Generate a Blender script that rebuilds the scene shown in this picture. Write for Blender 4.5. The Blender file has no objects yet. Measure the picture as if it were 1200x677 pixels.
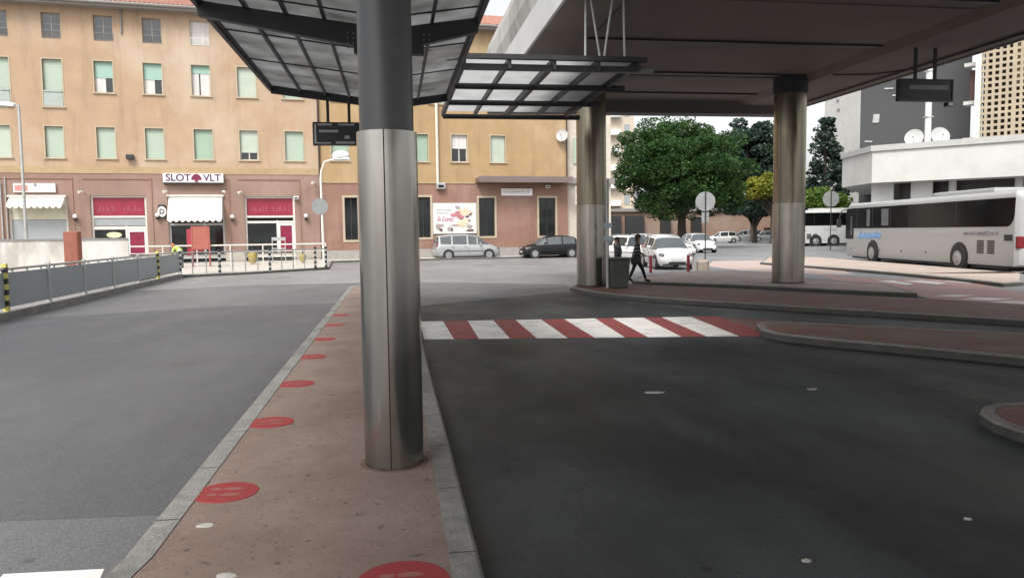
import bpy, bmesh, math, random
from math import radians, sin, cos, pi, atan, atan2, sqrt, hypot
from mathutils import Vector, Matrix
random.seed(7)
SC = bpy.context.scene
COL = SC.collection

# ------------------------------------------------------------------ camera
EYE, FP, HC, ROLL = 1.75, 900.0, 272.0, radians(0.7)
PITCH = atan((338.5 - HC) / FP)
_f = Vector((0, cos(PITCH), -sin(PITCH))); _r = Vector((1, 0, 0)); _u = Vector((0, sin(PITCH), cos(PITCH)))
CR = _r * cos(ROLL) - _u * sin(ROLL); CU = _u * cos(ROLL) + _r * sin(ROLL); CF = _f
cam_d = bpy.data.cameras.new("camera"); cam = bpy.data.objects.new("camera", cam_d); COL.objects.link(cam)
cam.matrix_world = Matrix(((CR.x, CU.x, -CF.x, 0), (CR.y, CU.y, -CF.y, 0), (CR.z, CU.z, -CF.z, EYE), (0, 0, 0, 1)))
cam_d.sensor_width = 36; cam_d.lens = 36 * FP / 1200; cam_d.clip_end = 1500; cam_d.clip_start = 0.05
SC.camera = cam

# ------------------------------------------------------------------ sky and light (overcast)
SUN_EL, SUN_AZ = 52, 200       # azimuth measured clockwise from +Y (camera direction)
w = bpy.data.worlds.new("World"); SC.world = w; w.use_nodes = True
nt = w.node_tree; bg = nt.nodes['Background']
sky = nt.nodes.new('ShaderNodeTexSky'); sky.sky_type = 'NISHITA'; sky.sun_disc = False
sky.sun_elevation = radians(SUN_EL); sky.sun_rotation = radians(SUN_AZ)
sky.air_density = 1.0; sky.dust_density = 4.0; sky.ozone_density = 1.0
hsv = nt.nodes.new('ShaderNodeHueSaturation'); hsv.inputs['Saturation'].default_value = 0.14
hsv.inputs['Value'].default_value = 1.1
nt.links.new(sky.outputs[0], hsv.inputs['Color']); nt.links.new(hsv.outputs[0], bg.inputs['Color'])
bg.inputs['Strength'].default_value = 0.15
sd = bpy.data.lights.new("sun", 'SUN'); sd.energy = 1.5; sd.angle = radians(18); sd.color = (1, .96, .9)
so = bpy.data.objects.new("sun", sd); COL.objects.link(so)
_a, _e = radians(SUN_AZ), radians(SUN_EL)
sdir = Vector((sin(_a) * cos(_e), cos(_a) * cos(_e), sin(_e)))
so.rotation_euler = sdir.to_track_quat('Z', 'Y').to_euler()
SC.view_settings.view_transform = 'Standard'; SC.view_settings.look = 'None'
SC.view_settings.gamma = 1; SC.view_settings.use_curve_mapping = False
SC.view_settings.exposure = 0.72
SC.render.engine = 'CYCLES'
SC.cycles.max_bounces = 6; SC.cycles.transparent_max_bounces = 8

# ------------------------------------------------------------------ pixel helpers (used to survey positions)
E0 = Vector((0, 0, EYE))
def ray(px, py): return CR * ((px - 600) / FP) - CU * ((py - 338.5) / FP) + CF
def W(px, py, z=0.0):
    d = ray(px, py); return E0 + d * ((z - EYE) / d.z)
def D(px, py, Y):
    d = ray(px, py); return E0 + d * (Y / d.y)
KP = .153; _n = hypot(1, KP); PD = Vector((-KP / _n, 1 / _n, 0)); PN = Vector((1 / _n, KP / _n, 0)); AP_ROT = atan(KP)
KF, FY0 = .277, 53.2; FA = atan(KF); FD = Vector((cos(FA), sin(FA), 0)); FN = Vector((-sin(FA), cos(FA), 0))
def FU(px, py):       # point on the facade plane -> (u, z)
    d = ray(px, py); p = E0 + d * (FY0 / (d.y - KF * d.x)); return p.x / cos(FA), p.z
def ALP(px, py, al):  # plane of constant 'along' -> (lat, z)
    d = ray(px, py); p = E0 + d * (al / d.dot(PD)); return p.dot(PN), p.z

# ------------------------------------------------------------------ materials
MATS = {}
def mat(name, col, rough=.7, metal=0., var=.12, scale=3., bump=0., bscale=40., spec=.5, stain=0., stscale=.6, stcol=None, trans=0., aniso_z=1., coat=0., rvar=.08, streak=0.):
    if name in MATS: return MATS[name]
    m = bpy.data.materials.new(name); m.use_nodes = True; MATS[name] = m
    nt = m.node_tree; N = nt.nodes; Lk = nt.links; b = N['Principled BSDF']
    b.inputs['Roughness'].default_value = rough; b.inputs['Metallic'].default_value = metal
    b.inputs['Specular IOR Level'].default_value = spec
    b.inputs['Coat Weight'].default_value = coat
    tc = N.new('ShaderNodeTexCoord'); mp = N.new('ShaderNodeMapping'); mp.inputs['Scale'].default_value = (1, 1, aniso_z)
    Lk.new(tc.outputs['Object'], mp.inputs[0])
    n1 = N.new('ShaderNodeTexNoise'); n1.inputs['Scale'].default_value = scale; n1.inputs['Detail'].default_value = 6; n1.inputs['Roughness'].default_value = .65
    Lk.new(mp.outputs[0], n1.inputs['Vector'])
    cr = N.new('ShaderNodeMapRange'); cr.inputs[1].default_value = .3; cr.inputs[2].default_value = .7
    cr.inputs[3].default_value = 1 - var; cr.inputs[4].default_value = 1 + var
    Lk.new(n1.outputs[0], cr.inputs[0])
    mx = N.new('ShaderNodeVectorMath'); mx.operation = 'SCALE'; mx.inputs[0].default_value = col[:3]
    Lk.new(cr.outputs[0], mx.inputs['Scale']); out = mx.outputs[0]
    if stain > 0:
        n2 = N.new('ShaderNodeTexNoise'); n2.inputs['Scale'].default_value = stscale; n2.inputs['Detail'].default_value = 8; n2.inputs['Roughness'].default_value = .6
        Lk.new(mp.outputs[0], n2.inputs['Vector'])
        r2 = N.new('ShaderNodeMapRange'); r2.inputs[1].default_value = .48; r2.inputs[2].default_value = .64; r2.inputs[4].default_value = stain
        Lk.new(n2.outputs[0], r2.inputs[0])
        mm = N.new('ShaderNodeMix'); mm.data_type = 'RGBA'
        Lk.new(r2.outputs[0], mm.inputs['Factor']); Lk.new(out, mm.inputs[6])
        mm.inputs[7].default_value = (*(stcol or [c * .5 for c in col[:3]]), 1); out = mm.outputs[2]
    if streak > 0:
        mp2 = N.new('ShaderNodeMapping'); mp2.inputs['Scale'].default_value = (1, 1, .12); Lk.new(tc.outputs['Object'], mp2.inputs[0])
        n5 = N.new('ShaderNodeTexNoise'); n5.inputs['Scale'].default_value = 1.3; n5.inputs['Detail'].default_value = 9; n5.inputs['Roughness'].default_value = .7; Lk.new(mp2.outputs[0], n5.inputs['Vector'])
        r5 = N.new('ShaderNodeMapRange'); r5.inputs[1].default_value = .52; r5.inputs[2].default_value = .72; r5.inputs[3].default_value = 1.; r5.inputs[4].default_value = 1 - streak; Lk.new(n5.outputs[0], r5.inputs[0])
        v5 = N.new('ShaderNodeVectorMath'); v5.operation = 'SCALE'; Lk.new(out, v5.inputs[0]); Lk.new(r5.outputs[0], v5.inputs['Scale']); out = v5.outputs[0]
    Lk.new(out, b.inputs['Base Color'])
    rr = N.new('ShaderNodeMapRange'); rr.inputs[1].default_value = .3; rr.inputs[2].default_value = .7
    rr.inputs[3].default_value = max(.02, rough - rvar); rr.inputs[4].default_value = min(1, rough + rvar)
    Lk.new(n1.outputs[0], rr.inputs[0]); Lk.new(rr.outputs[0], b.inputs['Roughness'])
    if bump > 0:
        n3 = N.new('ShaderNodeTexNoise'); n3.inputs['Scale'].default_value = bscale; n3.inputs['Detail'].default_value = 4
        Lk.new(mp.outputs[0], n3.inputs['Vector'])
        bp = N.new('ShaderNodeBump'); bp.inputs['Strength'].default_value = bump; bp.inputs['Distance'].default_value = .02
        Lk.new(n3.outputs[0], bp.inputs['Height']); Lk.new(bp.outputs[0], b.inputs['Normal'])
    return m

def glass(name, col, rough=.05):
    return mat(name, col, rough, 0, .25, .8, spec=.8)

def translucent(name, col, dirt, tw=.55):
    m = bpy.data.materials.new(name); m.use_nodes = True; nt = m.node_tree; N = nt.nodes; Lk = nt.links
    N.remove(N['Principled BSDF']); o = N['Material Output']
    tc = N.new('ShaderNodeTexCoord'); n = N.new('ShaderNodeTexNoise'); n.inputs['Scale'].default_value = 1.6; n.inputs['Detail'].default_value = 8
    Lk.new(tc.outputs['Object'], n.inputs['Vector'])
    r = N.new('ShaderNodeMapRange'); r.inputs[1].default_value = .32; r.inputs[2].default_value = .78; Lk.new(n.outputs[0], r.inputs[0])
    mm = N.new('ShaderNodeMix'); mm.data_type = 'RGBA'; mm.inputs[6].default_value = (*col, 1); mm.inputs[7].default_value = (*dirt, 1)
    Lk.new(r.outputs[0], mm.inputs['Factor'])
    d = N.new('ShaderNodeBsdfDiffuse'); t = N.new('ShaderNodeBsdfTranslucent'); g = N.new('ShaderNodeBsdfGlossy'); g.inputs['Roughness'].default_value = .3
    Lk.new(mm.outputs[2], d.inputs[0]); Lk.new(mm.outputs[2], t.inputs[0])
    a = N.new('ShaderNodeMixShader'); a.inputs[0].default_value = tw; Lk.new(d.outputs[0], a.inputs[1]); Lk.new(t.outputs[0], a.inputs[2])
    c = N.new('ShaderNodeMixShader'); c.inputs[0].default_value = .06; Lk.new(a.outputs[0], c.inputs[1]); Lk.new(g.outputs[0], c.inputs[2])
    Lk.new(c.outputs[0], o.inputs[0]); return m

def asphalt(name, base, light, dark, rough=.62, sc=.22):
    m = bpy.data.materials.new(name); m.use_nodes = True; nt = m.node_tree; N = nt.nodes; Lk = nt.links; b = N['Principled BSDF']
    tc = N.new('ShaderNodeTexCoord')
    def noise(s, det, ro=.6, mscale=(1, 1, 1)):
        mp = N.new('ShaderNodeMapping'); mp.inputs['Scale'].default_value = mscale; Lk.new(tc.outputs['Object'], mp.inputs[0])
        n = N.new('ShaderNodeTexNoise'); n.inputs['Scale'].default_value = s; n.inputs['Detail'].default_value = det; n.inputs['Roughness'].default_value = ro
        Lk.new(mp.outputs[0], n.inputs['Vector']); return n.outputs[0]
    def rng(src, a, bb, c=0., d=1.):
        r = N.new('ShaderNodeMapRange'); r.inputs[1].default_value = a; r.inputs[2].default_value = bb; r.inputs[3].default_value = c; r.inputs[4].default_value = d
        Lk.new(src, r.inputs[0]); return r.outputs[0]
    def mix(f, c1, c2):
        mm = N.new('ShaderNodeMix'); mm.data_type = 'RGBA'; Lk.new(f, mm.inputs['Factor'])
        for i, c in ((6, c1), (7, c2)):
            if isinstance(c, tuple): mm.inputs[i].default_value = (*c, 1)
            else: Lk.new(c, mm.inputs[i])
        return mm.outputs[2]
    big = noise(sc, 5, .55, (1, .45, 1)); c = mix(rng(big, .42, .66), base, light)
    med = noise(.55, 6, .6, (1, .6, 1)); c = mix(rng(med, .56, .72, 0, .75), c, dark)
    sm = noise(1.6, 8, .7); c = mix(rng(sm, .62, .74, 0, .5), c, light)
    sp = noise(9, 3, .6); c = mix(rng(sp, .70, .76, 0, .8), c, dark)
    # hairline cracks, tyre-polished smears, oil drips and pale grit
    vd = N.new('ShaderNodeTexVoronoi'); vd.feature = 'DISTANCE_TO_EDGE'; vd.inputs['Scale'].default_value = .42
    wv = N.new('ShaderNodeVectorMath'); wv.operation = 'SCALE'; wn = N.new('ShaderNodeTexNoise'); wn.inputs['Scale'].default_value = 1.4; wn.inputs['Detail'].default_value = 6; Lk.new(tc.outputs['Object'], wn.inputs['Vector']); Lk.new(wn.outputs['Color'], wv.inputs[0]); wv.inputs['Scale'].default_value = 1.6
    wa = N.new('ShaderNodeVectorMath'); wa.operation = 'ADD'; Lk.new(tc.outputs['Object'], wa.inputs[0]); Lk.new(wv.outputs[0], wa.inputs[1]); Lk.new(wa.outputs[0], vd.inputs['Vector'])
    msk = rng(noise(.16, 3, .5), .44, .52); ck = rng(vd.outputs['Distance'], .0, .014, .4, 0.)
    ml = N.new('ShaderNodeMath'); ml.operation = 'MULTIPLY'; Lk.new(msk, ml.inputs[0]); Lk.new(ck, ml.inputs[1]); c = mix(ml.outputs[0], c, dark)
    smr = noise(.9, 6, .65, (1, .25, 1)); c = mix(rng(smr, .55, .68, 0, .55), c, light)
    dr = N.new('ShaderNodeTexVoronoi'); dr.inputs['Scale'].default_value = 1.7; dr.inputs['Randomness'].default_value = 1.; Lk.new(tc.outputs['Object'], dr.inputs['Vector'])
    c = mix(rng(dr.outputs['Distance'], .03, .075, .8, 0.), c, dark)
    gt = N.new('ShaderNodeTexVoronoi'); gt.inputs['Scale'].default_value = 3.3; Lk.new(wa.outputs[0], gt.inputs['Vector']); c = mix(rng(gt.outputs['Distance'], .015, .04, .75, 0.), c, tuple(min(.3, v * 2.2) for v in light))
    g2 = noise(70, 3, .7)
    v2 = N.new('ShaderNodeVectorMath'); v2.operation = 'SCALE'; Lk.new(c, v2.inputs[0]); Lk.new(rng(g2, .3, .7, .62, 1.38), v2.inputs['Scale']); c = v2.outputs[0]
    gr = noise(200, 2, .6)
    vm = N.new('ShaderNodeVectorMath'); vm.operation = 'SCALE'; Lk.new(c, vm.inputs[0]); Lk.new(rng(gr, .3, .7, .6, 1.4), vm.inputs['Scale'])
    Lk.new(vm.outputs[0], b.inputs['Base Color'])
    Lk.new(rng(med, .35, .65, rough + .12, rough - .12), b.inputs['Roughness']); b.inputs['Specular IOR Level'].default_value = .45
    bp = N.new('ShaderNodeBump'); bp.inputs['Strength'].default_value = .35; bp.inputs['Distance'].default_value = .006
    Lk.new(gr, bp.inputs['Height']); Lk.new(bp.outputs[0], b.inputs['Normal'])
    return m

def paving(name, c1, c2, joint):
    m = bpy.data.materials.new(name); m.use_nodes = True; nt = m.node_tree; N = nt.nodes; Lk = nt.links; b = N['Principled BSDF']
    tc = N.new('ShaderNodeTexCoord')
    vo = N.new('ShaderNodeTexVoronoi'); vo.inputs['Scale'].default_value = 9; Lk.new(tc.outputs['Object'], vo.inputs['Vector'])
    n = N.new('ShaderNodeTexNoise'); n.inputs['Scale'].default_value = 1.1; n.inputs['Detail'].default_value = 8; n.inputs['Roughness'].default_value = .65; Lk.new(tc.outputs['Object'], n.inputs['Vector'])
    n2 = N.new('ShaderNodeTexNoise'); n2.inputs['Scale'].default_value = 45; n2.inputs['Detail'].default_value = 3; Lk.new(tc.outputs['Object'], n2.inputs['Vector'])
    def rng(src, a, bb, c=0., d=1.):
        r = N.new('ShaderNodeMapRange'); r.inputs[1].default_value = a; r.inputs[2].default_value = bb; r.inputs[3].default_value = c; r.inputs[4].default_value = d
        Lk.new(src, r.inputs[0]); return r.outputs[0]
    def mix(f, a, bb):
        mm = N.new('ShaderNodeMix'); mm.data_type = 'RGBA'; Lk.new(f, mm.inputs['Factor'])
        for i, c in ((6, a), (7, bb)):
            if isinstance(c, tuple): mm.inputs[i].default_value = (*c, 1)
            else: Lk.new(c, mm.inputs[i])
        return mm.outputs[2]
    c = mix(rng(n.outputs[0], .4, .62), c1, c2)
    c = mix(rng(n2.outputs[0], .6, .7, 0, .6), c, joint)
    n4 = N.new('ShaderNodeTexNoise'); n4.inputs['Scale'].default_value = 14; n4.inputs['Detail'].default_value = 2; Lk.new(tc.outputs['Object'], n4.inputs['Vector'])
    c = mix(rng(n4.outputs[0], .68, .72, 0, .85), c, joint)
    vm = N.new('ShaderNodeVectorMath'); vm.operation = 'SCALE'; Lk.new(c, vm.inputs[0]); Lk.new(rng(vo.outputs['Color'], 0, 1, .93, 1.07), vm.inputs['Scale'])
    Lk.new(vm.outputs[0], b.inputs['Base Color']); b.inputs['Roughness'].default_value = .75
    bp = N.new('ShaderNodeBump'); bp.inputs['Strength'].default_value = .4; bp.inputs['Distance'].default_value = .006
    Lk.new(n2.outputs[0], bp.inputs['Height']); Lk.new(bp.outputs[0], b.inputs['Normal'])
    return m

def leafmat(name, c1, c2, tw=.35):
    m = bpy.data.materials.new(name); m.use_nodes = True; nt = m.node_tree; N = nt.nodes; Lk = nt.links; b = N['Principled BSDF']
    g = N.new('ShaderNodeNewGeometry'); tcl = N.new('ShaderNodeTexCoord'); nl = N.new('ShaderNodeTexNoise'); nl.inputs['Scale'].default_value = .55; nl.inputs['Detail'].default_value = 4; Lk.new(tcl.outputs['Object'], nl.inputs['Vector'])
    rl = N.new('ShaderNodeMapRange'); rl.inputs[1].default_value = .35; rl.inputs[2].default_value = .65; rl.inputs[3].default_value = -.35; rl.inputs[4].default_value = .75; Lk.new(nl.outputs[0], rl.inputs[0])
    ma = N.new('ShaderNodeMath'); ma.operation = 'MULTIPLY_ADD'; ma.inputs[1].default_value = .45; ma.use_clamp = True; Lk.new(g.outputs['Random Per Island'], ma.inputs[0]); Lk.new(rl.outputs[0], ma.inputs[2])
    mm = N.new('ShaderNodeMix'); mm.data_type = 'RGBA'
    mm.inputs[6].default_value = (*c1, 1); mm.inputs[7].default_value = (*c2, 1)
    Lk.new(ma.outputs[0], mm.inputs['Factor']); Lk.new(mm.outputs[2], b.inputs['Base Color'])
    b.inputs['Roughness'].default_value = .6; b.inputs['Specular IOR Level'].default_value = .3
    t = N.new('ShaderNodeBsdfTranslucent'); Lk.new(mm.outputs[2], t.inputs[0])
    s = N.new('ShaderNodeMixShader'); s.inputs[0].default_value = tw; Lk.new(b.outputs[0], s.inputs[1]); Lk.new(t.outputs[0], s.inputs[2])
    Lk.new(s.outputs[0], N['Material Output'].inputs[0]); return m

def steel(name, col, rough=.3, seed=0.):
    m = bpy.data.materials.new(name); m.use_nodes = True; nt = m.node_tree; N = nt.nodes; Lk = nt.links; b = N['Principled BSDF']
    tc = N.new('ShaderNodeTexCoord'); mp = N.new('ShaderNodeMapping'); mp.inputs['Scale'].default_value = (1, 1, .05); mp.inputs['Location'].default_value = (seed, seed, 0)
    Lk.new(tc.outputs['Object'], mp.inputs[0])
    n = N.new('ShaderNodeTexNoise'); n.inputs['Scale'].default_value = 9; n.inputs['Detail'].default_value = 5; Lk.new(mp.outputs[0], n.inputs['Vector'])
    n2 = N.new('ShaderNodeTexNoise'); n2.inputs['Scale'].default_value = 2; n2.inputs['Detail'].default_value = 3; Lk.new(tc.outputs['Object'], n2.inputs['Vector'])
    r = N.new('ShaderNodeMapRange'); r.inputs[1].default_value = .3; r.inputs[2].default_value = .7; r.inputs[3].default_value = .70; r.inputs[4].default_value = 1.15
    Lk.new(n.outputs[0], r.inputs[0])
    vm = N.new('ShaderNodeVectorMath'); vm.operation = 'SCALE'; vm.inputs[0].default_value = col; Lk.new(r.outputs[0], vm.inputs['Scale'])
    Lk.new(vm.outputs[0], b.inputs['Base Color']); b.inputs['Metallic'].default_value = 1.
    r2 = N.new('ShaderNodeMapRange'); r2.inputs[1].default_value = .3; r2.inputs[2].default_value = .7; r2.inputs[3].default_value = rough - .03; r2.inputs[4].default_value = rough + .05
    Lk.new(n2.outputs[0], r2.inputs[0]); Lk.new(r2.outputs[0], b.inputs['Roughness'])
    bp = N.new('ShaderNodeBump'); bp.inputs['Strength'].default_value = .05; bp.inputs['Distance'].default_value = .01; Lk.new(n2.outputs[0], bp.inputs['Height']); Lk.new(bp.outputs[0], b.inputs['Normal'])
    return m

M_white = mat('white_paint', (.62, .62, .60), .5, var=.06)
M_offw = mat('off_white_frame', (.62, .58, .53), .6, var=.08)
M_black = mat('black_paint', (.015, .015, .016), .5, var=.2)
M_dkst = mat('dark_steel_paint', (.022, .023, .024), .5, var=.25)
M_grst = mat('grey_steel_paint', (.22, .23, .23), .5, var=.15)
M_galv = mat('galvanised', (.42, .43, .42), .45, .4, var=.15)
M_conc = mat('weathered_concrete', (.42, .41, .39), .85, var=.15, scale=2, bump=.3, stain=.7, stscale=.8, stcol=(.2, .19, .17), aniso_z=.35)
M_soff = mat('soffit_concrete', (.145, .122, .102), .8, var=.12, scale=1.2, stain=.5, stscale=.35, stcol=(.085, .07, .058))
M_kerb = mat('kerb_stone', (.225, .22, .205), .8, var=.22, scale=9, bump=.5, stain=.6, stscale=1.6)
M_glass = glass('dark_glass', (.012, .014, .015))
M_glass2 = glass('grey_glass', (.06, .07, .075), .08)
M_red = mat('red_panel', (.25, .018, .045), .4, var=.15)
M_tyre = mat('tyre_rubber', (.02, .02, .02), .8)
M_rim = mat('alloy_rim', (.32, .32, .32), .4, .5)

# ------------------------------------------------------------------ mesh builder
class MB:
    def __init__(s): s.v = []; s.f = []; s.m = []; s.k = 0
    def add(s, vs, fs, k=None):
        o = len(s.v); s.v += [tuple(p) for p in vs]
        for f in fs: s.f.append(tuple(i + o for i in f)); s.m.append(s.k if k is None else k)
        return s
    def box(s, x0, x1, y0, y1, z0, z1, k=None):
        return s.add([(x0, y0, z0), (x1, y0, z0), (x1, y1, z0), (x0, y1, z0), (x0, y0, z1), (x1, y0, z1), (x1, y1, z1), (x0, y1, z1)],
                     [(0, 3, 2, 1), (4, 5, 6, 7), (0, 1, 5, 4), (1, 2, 6, 5), (2, 3, 7, 6), (3, 0, 4, 7)], k)
    def bar(s, a, b, wd, ht, up=(0, 0, 1)):
        a = Vector(a); b = Vector(b); d = (b - a).normalized(); r = d.cross(Vector(up)).normalized(); u = r.cross(d)
        vs = []
        for p in (a, b):
            for sx, sz in ((-1, -1), (1, -1), (1, 1), (-1, 1)): vs.append(p + r * (sx * wd / 2) + u * (sz * ht / 2))
        return s.add(vs, [(0, 3, 2, 1), (4, 5, 6, 7), (0, 1, 5, 4), (1, 2, 6, 5), (2, 3, 7, 6), (3, 0, 4, 7)])
    def quad(s, a, b, c, d, k=None): return s.add([a, b, c, d], [(0, 1, 2, 3)], k)
    def prism(s, poly, z0, z1, k=None):
        n = len(poly)
        ar = sum(poly[i][0] * poly[(i + 1) % n][1] - poly[(i + 1) % n][0] * poly[i][1] for i in range(n))
        if ar < 0: poly = poly[::-1]
        vs = [(p[0], p[1], z0) for p in poly] + [(p[0], p[1], z1) for p in poly]
        fs = [tuple(range(n - 1, -1, -1)), tuple(range(n, 2 * n))] + [(i, (i + 1) % n, n + (i + 1) % n, n + i) for i in range(n)]
        return s.add(vs, fs, k)
    def extr(s, prof, axis0, axis1, a, b):   # profile of (p,q) in plane spanned by axis0, axis1, swept from point a to b
        a0 = Vector(axis0); a1 = Vector(axis1); n = len(prof); vs = [Vector(a) + a0 * p + a1 * q for p, q in prof] + [Vector(b) + a0 * p + a1 * q for p, q in prof]
        return s.add(vs, [tuple(range(n - 1, -1, -1)), tuple(range(n, 2 * n))] + [(i, (i + 1) % n, n + (i + 1) % n, n + i) for i in range(n)])
    def tube(s, pts, r, n=8, cap=True):
        pts = [Vector(p) for p in pts]; rs = r if isinstance(r, (list, tuple)) else [r] * len(pts)
        vs = []; prev = None
        for i, p in enumerate(pts):
            d = (pts[min(i + 1, len(pts) - 1)] - pts[max(i - 1, 0)]).normalized()
            ref = Vector((0, 0, 1)) if abs(d.z) < .95 else Vector((1, 0, 0))
            if prev is not None:
                x = prev - d * prev.dot(d)
                if x.length > 1e-4: x.normalize()
                else: x = d.cross(ref).normalized()
            else: x = d.cross(ref).normalized()
            prev = x; y = d.cross(x)
            for k in range(n): vs.append(p + (x * cos(2 * pi * k / n) + y * sin(2 * pi * k / n)) * rs[i])
        fs = []
        for i in range(len(pts) - 1):
            for k in range(n): fs.append((i * n + k, i * n + (k + 1) % n, (i + 1) * n + (k + 1) % n, (i + 1) * n + k))
        if cap: fs += [tuple(range(n - 1, -1, -1)), tuple((len(pts) - 1) * n + k for k in range(n))]
        return s.add(vs, fs)
    def lathe(s, prof, cx, cy, n=32, a0=0., a1=2 * pi):
        full = abs(a1 - a0 - 2 * pi) < 1e-6; m = n if full else n + 1; vs = []
        for r, z in prof:
            for k in range(m): t = a0 + (a1 - a0) * k / n; vs.append((cx + r * cos(t), cy + r * sin(t), z))
        fs = []
        for i in range(len(prof) - 1):
            for k in range(n):
                k2 = (k + 1) % m if full else k + 1
                fs.append((i * m + k, i * m + k2, (i + 1) * m + k2, (i + 1) * m + k))
        return s.add(vs, fs)
    def sph(s, c, r, n=12, h=8):
        if not isinstance(r, (tuple, list)): r = (r, r, r)
        vs = [(c[0], c[1], c[2] - r[2])]; fs = []
        for i in range(1, h):
            t = pi * i / h - pi / 2
            for k in range(n): vs.append((c[0] + r[0] * cos(t) * cos(2 * pi * k / n), c[1] + r[1] * cos(t) * sin(2 * pi * k / n), c[2] + r[2] * sin(t)))
        vs.append((c[0], c[1], c[2] + r[2])); L = len(vs) - 1
        for k in range(n):
            fs.append((0, 1 + (k + 1) % n, 1 + k)); b = 1 + (h - 2) * n; fs.append((L, b + k, b + (k + 1) % n))
            for i in range(h - 2): fs.append((1 + i * n + k, 1 + i * n + (k + 1) % n, 1 + (i + 1) * n + (k + 1) % n, 1 + (i + 1) * n + k))
        return s.add(vs, fs)
    def disc(s, c, r, nrm, th=.02, n=28, r2=None):
        nrm = Vector(nrm).normalized(); x = nrm.cross(Vector((0, 0, 1)))
        if x.length < .1: x = Vector((1, 0, 0))
        x.normalize(); y = nrm.cross(x); c = Vector(c); r2 = r if r2 is None else r2
        vs = [c + x * r * cos(2 * pi * k / n) + y * r2 * sin(2 * pi * k / n) + nrm * t for t in (-th / 2, th / 2) for k in range(n)]
        return s.add(vs, [tuple(range(n - 1, -1, -1)), tuple(range(n, 2 * n))] + [(k, (k + 1) % n, n + (k + 1) % n, n + k) for k in range(n)])
    def mesh(s, name, mats, shift=(0, 0, 0), smooth=False, bevel=0.):
        me = bpy.data.meshes.new(name)
        me.from_pydata([(p[0] - shift[0], p[1] - shift[1], p[2] - shift[2]) for p in s.v], [], s.f)
        for m in (mats if isinstance(mats, (list, tuple)) else [mats]): me.materials.append(m)
        for p, k in zip(me.polygons, s.m): p.material_index = k
        if smooth:
            me.polygons.foreach_set('use_smooth', [True] * len(me.polygons)); me.update()
            me.set_sharp_from_angle(angle=radians(smooth if smooth is not True else 40))
        me.update()
        if getattr(s, 'fix', False):
            bm = bmesh.new(); bm.from_mesh(me); bmesh.ops.recalc_face_normals(bm, faces=bm.faces); bm.to_mesh(me); bm.free()
            if smooth: me.set_sharp_from_angle(angle=radians(smooth))
        return me

class Thing:
    """top-level object: an Empty at its base, children in frame coordinates"""
    def __init__(s, name, label, cat, o=(0, 0, 0), rot=0., group=None, scale=1., world=None):
        s.e = bpy.data.objects.new(name, None); COL.objects.link(s.e); s.o = Vector(o); s.rot = rot
        s.e.location = Matrix.Rotation(rot, 3, 'Z') @ s.o if world is None else world
        if scale != 1.: s.e.scale = (scale,) * 3
        s.e.rotation_euler = (0, 0, rot); s.e.empty_display_size = .1
        s.e['label'] = label; s.e['category'] = cat
        if group: s.e['group'] = group
    def part(s, name, mb, m, parent=None, smooth=False, label=None, bevel=0.):
        ob = bpy.data.objects.new(name, mb.mesh(name, m, s.o, smooth)); COL.objects.link(ob)
        ob.parent = parent or s.e
        if label: ob['label'] = label
        if bevel:
            bv = ob.modifiers.new('bevel', 'BEVEL'); bv.width = bevel; bv.segments = 2; bv.limit_method = 'ANGLE'
        return ob
def solo(name, mb, m, label, cat, o=(0, 0, 0), rot=0., group=None, smooth=False, kind=None, bevel=0.):
    ob = bpy.data.objects.new(name, mb.mesh(name, m, o, smooth)); COL.objects.link(ob)
    ob.location = Matrix.Rotation(rot, 3, 'Z') @ Vector(o); ob.rotation_euler = (0, 0, rot)
    if kind: ob['kind'] = kind
    if label: ob['label'] = label
    if cat: ob['category'] = cat
    if group: ob['group'] = group
    if bevel:
        bv = ob.modifiers.new('bevel', 'BEVEL'); bv.width = bevel; bv.segments = 2; bv.limit_method = 'ANGLE'
    return ob
def struct(name, mb, m, rot=0., smooth=False): return solo(name, mb, m, None, None, (0, 0, 0), rot, None, smooth, 'structure')
def copy_tree(o, parent=None):
    c = o.copy(); COL.objects.link(c); c.parent = parent
    for ch in list(o.children): copy_tree(ch, c)
    return c
def facing(mb): return mb

def text_part(thing, name, s, size, m, origin, xdir, zdir, parent=None, ext=.01, shear=0.):
    cu = bpy.data.curves.new(name, 'FONT'); cu.body = s; cu.size = size; cu.extrude = ext; cu.align_x = 'CENTER'; cu.align_y = 'CENTER'; cu.shear = shear
    cu.offset = size * .02
    t = bpy.data.objects.new(name, cu); COL.objects.link(t); bpy.context.view_layer.update()
    me = bpy.data.meshes.new_from_object(t.evaluated_get(bpy.context.evaluated_depsgraph_get()))
    bpy.data.objects.remove(t); bpy.data.curves.remove(cu)
    x = Vector(xdir); z = Vector(zdir); n = x.cross(z); o = Vector(origin) - thing.o
    me.transform(Matrix(((x.x, z.x, n.x, o.x), (x.y, z.y, n.y, o.y), (x.z, z.z, n.z, o.z), (0, 0, 0, 1))))
    me.materials.clear(); me.materials.append(m); me.name = name
    ob = bpy.data.objects.new(name, me); COL.objects.link(ob); ob.parent = parent or thing.e; return ob

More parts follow.
